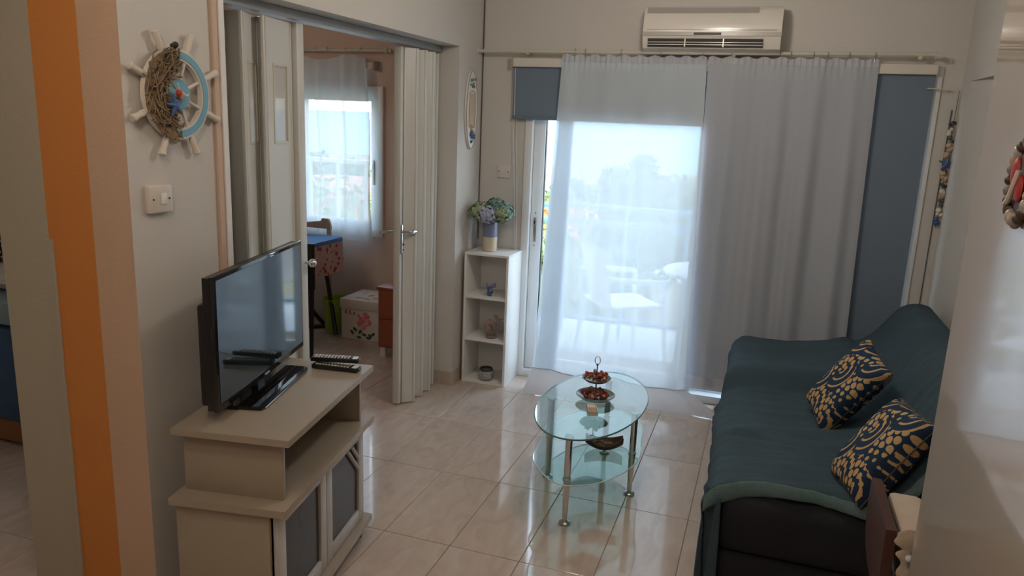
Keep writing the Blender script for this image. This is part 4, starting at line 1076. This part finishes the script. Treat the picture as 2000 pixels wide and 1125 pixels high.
# table with cloth
t = thing('bedroom_table', 'small table with dark splayed legs under the bedroom window', 'table', (-2.07, 2.36, 0))
B().box(-.33, .30, -.24, .24, .725, .745, .004).build('tabletop', 'white', t)
for a in ((-.2, -.2, .12, .2), (.2, -.2, -.12, .2), (-.2, .2, .12, -.2), (.14, .2, .28, -.0)):
    B().tube([(a[0], a[1], .725), (a[2]*1.4, a[3], .02)], .017, 8).build('leg', 'black', t)
t = thing('tablecloth', 'blue tablecloth with red and peach floral border on the bedroom table', 'tablecloth', (-2.07, 2.36, .752))
def tcf(u, v):
    x = -.34+.66*u; y = -.26+.5*v; z = .0
    if u > .92: z = -(u-.92)/.08*.23; x = .272+.02*math.sin(14*v)+(u-.92)*.25
    return Vector((x, y, z))
def tcf2(u, v):
    y = -.26+.5*u; return Vector((.31+.014*math.sin(15*u)*v, y, -.26*v+.02*v*math.sin(7*u)))
B().grid(lambda u, v: Vector((-.34+.65*u, -.26+.5*v, .002*math.sin(9*u))), 12, 12).grid(tcf2, 30, 8).grid(lambda u, v: Vector((.05+.26*u, -.262-.01*math.sin(11*u)*v, -.24*v)), 20, 8).build('cloth', 'tablecloth', t, ang=180)
# black chair beside the table
t = thing('folding_chair', 'black high-backed chair beside the bedroom table, half behind the folding door', 'chair', (-1.62, 1.75, 0), .3)
B().box(-.02, .02, -.2, .2, .48, .815, .012).build('backrest', 'black', t)
B().box(-.30, .0, -.17, -.01, .43, .46, .01).build('seat', 'black', t)
for p, q in (((.0, -.18, .55), (.05, -.2, 0)), ((.0, .18, .55), (.05, .2, 0)), ((-.28, -.15, .45), (-.29, -.16, 0)), ((-.28, -.03, .45), (-.29, -.02, 0))):
    B().cone(p, q, .017, .013, 8).build('leg', 'black', t)
t.location = (-1.765, 1.9, 0); t.rotation_euler = (0, 0, -PI/2)
t = thing('wooden_chair', 'light wooden chair whose curved back shows above the tablecloth', 'chair', (-2.0, 2.62, 0), 0)
B().prism([(-.18, .80), (.12, .80), (.115, .845), (.10, .88), (.045, .882), (.03, .86), (-.16, .83)], .0, .022, 'y').build('backrest', 'tan', t)
for x in (-.15, .10): B().box(x-.015, x+.015, .0, .022, 0, .80).build('leg', 'tan', t)
B().box(-.17, .12, -.0, .022, .42, .46).build('seat_rail', 'tan', t)
# bin, flowered box, dresser
t = thing('waste_bin', 'lime green waste bin beside the floral storage box', 'bin', (-1.775, 2.52, 0))
B().lathe([(0, .004), (.085, .004), (.105, .27), (.108, .275), (.103, .275), (.082, .01), (0, .01)], seg=28).build('bucket', 'lime', t)
t = thing('storage_box', 'white storage box with a pink rose print in the bedroom', 'box', (-1.475, 2.545, 0), 0.0)
B().box(-.165, .165, -.17, .17, .002, .27, .003).build('body', 'floral', t)
lid = B().box(-.174, .174, -.179, .179, .245, .318, .004).build('lid', 'floral', t)
R = random.Random(21)
b = B()
for i in range(26):
    a = R.uniform(0, 6.28); q = math.sqrt(R.random())*.055; x, z = .03+q*math.cos(a), .155+q*1.15*math.sin(a)
    b.cone((x, -.1705-.0001*i, z), (x, -.1712-.0001*i, z), R.uniform(.009, .02), seg=9)
b.build('rose_print', 'rose', t)
b = B()
for i in range(12):
    a = R.uniform(0, 6.28); q = math.sqrt(R.random())*.045; x, z = .03+q*math.cos(a), .155+q*1.15*math.sin(a)
    b.cone((x, -.1735-.0001*i, z), (x, -.1742-.0001*i, z), R.uniform(.006, .012), seg=9)
b.build('rose_highlight', 'rose_lt', t)
b = B()
for x, z, a in ((-.045, .085, .6), (.0, .07, 2.2), (.035, .05, .3), (.085, .045, .9), (.11, .06, 2.4), (-.01, .025, .1), (.07, .028, .2), (-.07, .06, .9)):
    rot = Matrix.Rotation(a, 3, 'Y'); b.ball((x, -.1722, z), .022, 10, (1, .06, .5), rot)
b.build('leaf_print', 'leaf', t)
b = B()   # faded red lettering
for x in (-.135, -.122, -.095, -.086, -.058, -.050): b.box(x, x+.005, -.1718, -.170, .205, .205+R.uniform(.012, .032))
b.box(-.135, -.045, -.1718, -.170, .200, .203)
b.build('red_lettering', 'red', t)
b = B()
for x, y, a in ((-.05, -.10, .3), (.02, -.11, -.1), (.08, -.07, .4), (.0, .0, 1.0)): b.ball((x, y, .3185), .035, 10, (1, .25, .03), rotz(a))
b.build('lid_leaf_print', 'leaf', lid)
b = B()
for x, y in ((.05, .06), (.09, .04), (-.08, .05)): b.ball((x, y, .3185), .03, 10, (1, 1, .03))
b.build('lid_flower_print', 'rose_lt', lid)
t = thing('bedside_dresser', 'small cherry-wood drawer chest half hidden by the folded door stack', 'dresser', (-0.93, 2.28, 0))
B().box(-.23, .23, -.20, .20, .075, .50, .003).build('body', 'cherry', t)
B().box(-.24, .24, -.21, .21, .50, .52, .003).build('top', 'cherry', t)
for z in (.085, .295): B().box(-.22, .22, -.212, -.20, z, z+.20, .003).build('drawer', 'cherry', t)
for x in (-.2, .2):
    for y in (-.17, .17): B().box(x-.02, x+.02, y-.02, y+.02, 0, .075, .002).build('foot', 'white_alu', t)
# skid rail on the floor (drying rack base)
tag(B().tube([(-2.6, 2.0, .018), (-1.86, 2.58, .018)], .016, 8).tube([(-2.6, 2.0, .018), (-2.75, 2.2, .018)], .016, 8).build('floor_bar', 'black'), 'black metal bar lying on the bedroom floor left of the green bin', 'bar')
t = thing('bean_cushion', 'dark grey floor cushion behind the TV stand at the folding door', 'cushion', (-1.28, 1.18, 0))
B().ball((0, 0, .09), .13, 18, (1, 1, .7)).build('cover', 'black_cloth', t)
# bed seen through the far left doorway
t = thing('bed', 'bed with blue cover on an orange wooden base through the left doorway', 'bed', (-3.0, 0.75, 0))
B().box(-.98, 1.02, -.75, .75, .02, .14, .01).build('bed_base', 'bedwood', t)
B().box(-1.0, 1.04, -.78, .78, .13, .64, .06).build('bed_cover', 'bed_blue', t)
t = thing('bedspread', 'light blue folded spread on top of the blue bed', 'bedspread', (-3.0, .75, .64))
B().box(-1.0, 1.05, -.79, .70, .0, .13, .04).build('spread', 'bed_light', t)
t = thing('pillow', 'pale grey pillow under the patterned cushion on the bed', 'pillow', (-2.16, .28, .77))
B().ball((0, 0, .07), .3, 20, (1, .8, .27)).build('cover', 'white', t)
t = cushion('navy and gold patterned cushion on the bed at the far left edge', (-2.25, .22, 1.03), (math.radians(78), 0, .1), .42, .30, .12, 5)

t = thing('ceiling_lamp', 'small round ceiling lamp in the middle of the living room', 'lamp', (.95, .55, HC))
B().lathe([(0, 0), (.09, 0), (.09, -.03), (.03, -.06), (.02, -.08), (0, -.08)], seg=24).build('rose', 'white', t)
# ------------------------------------------------------------------ ceiling lamps in the hall (behind the camera's view)
for k, (lx, ly) in enumerate(LAMPS):
    t = thing('ceiling_spot', ['small ceiling spot lamp nearer the living room', 'small ceiling spot lamp farther into the hall'][k], 'lamp', (lx, ly, HC))
    B().lathe([(0, 0), (.05, 0), (.05, -.02), (.02, -.05), (0, -.05)], seg=20).build('rose', 'white', t)
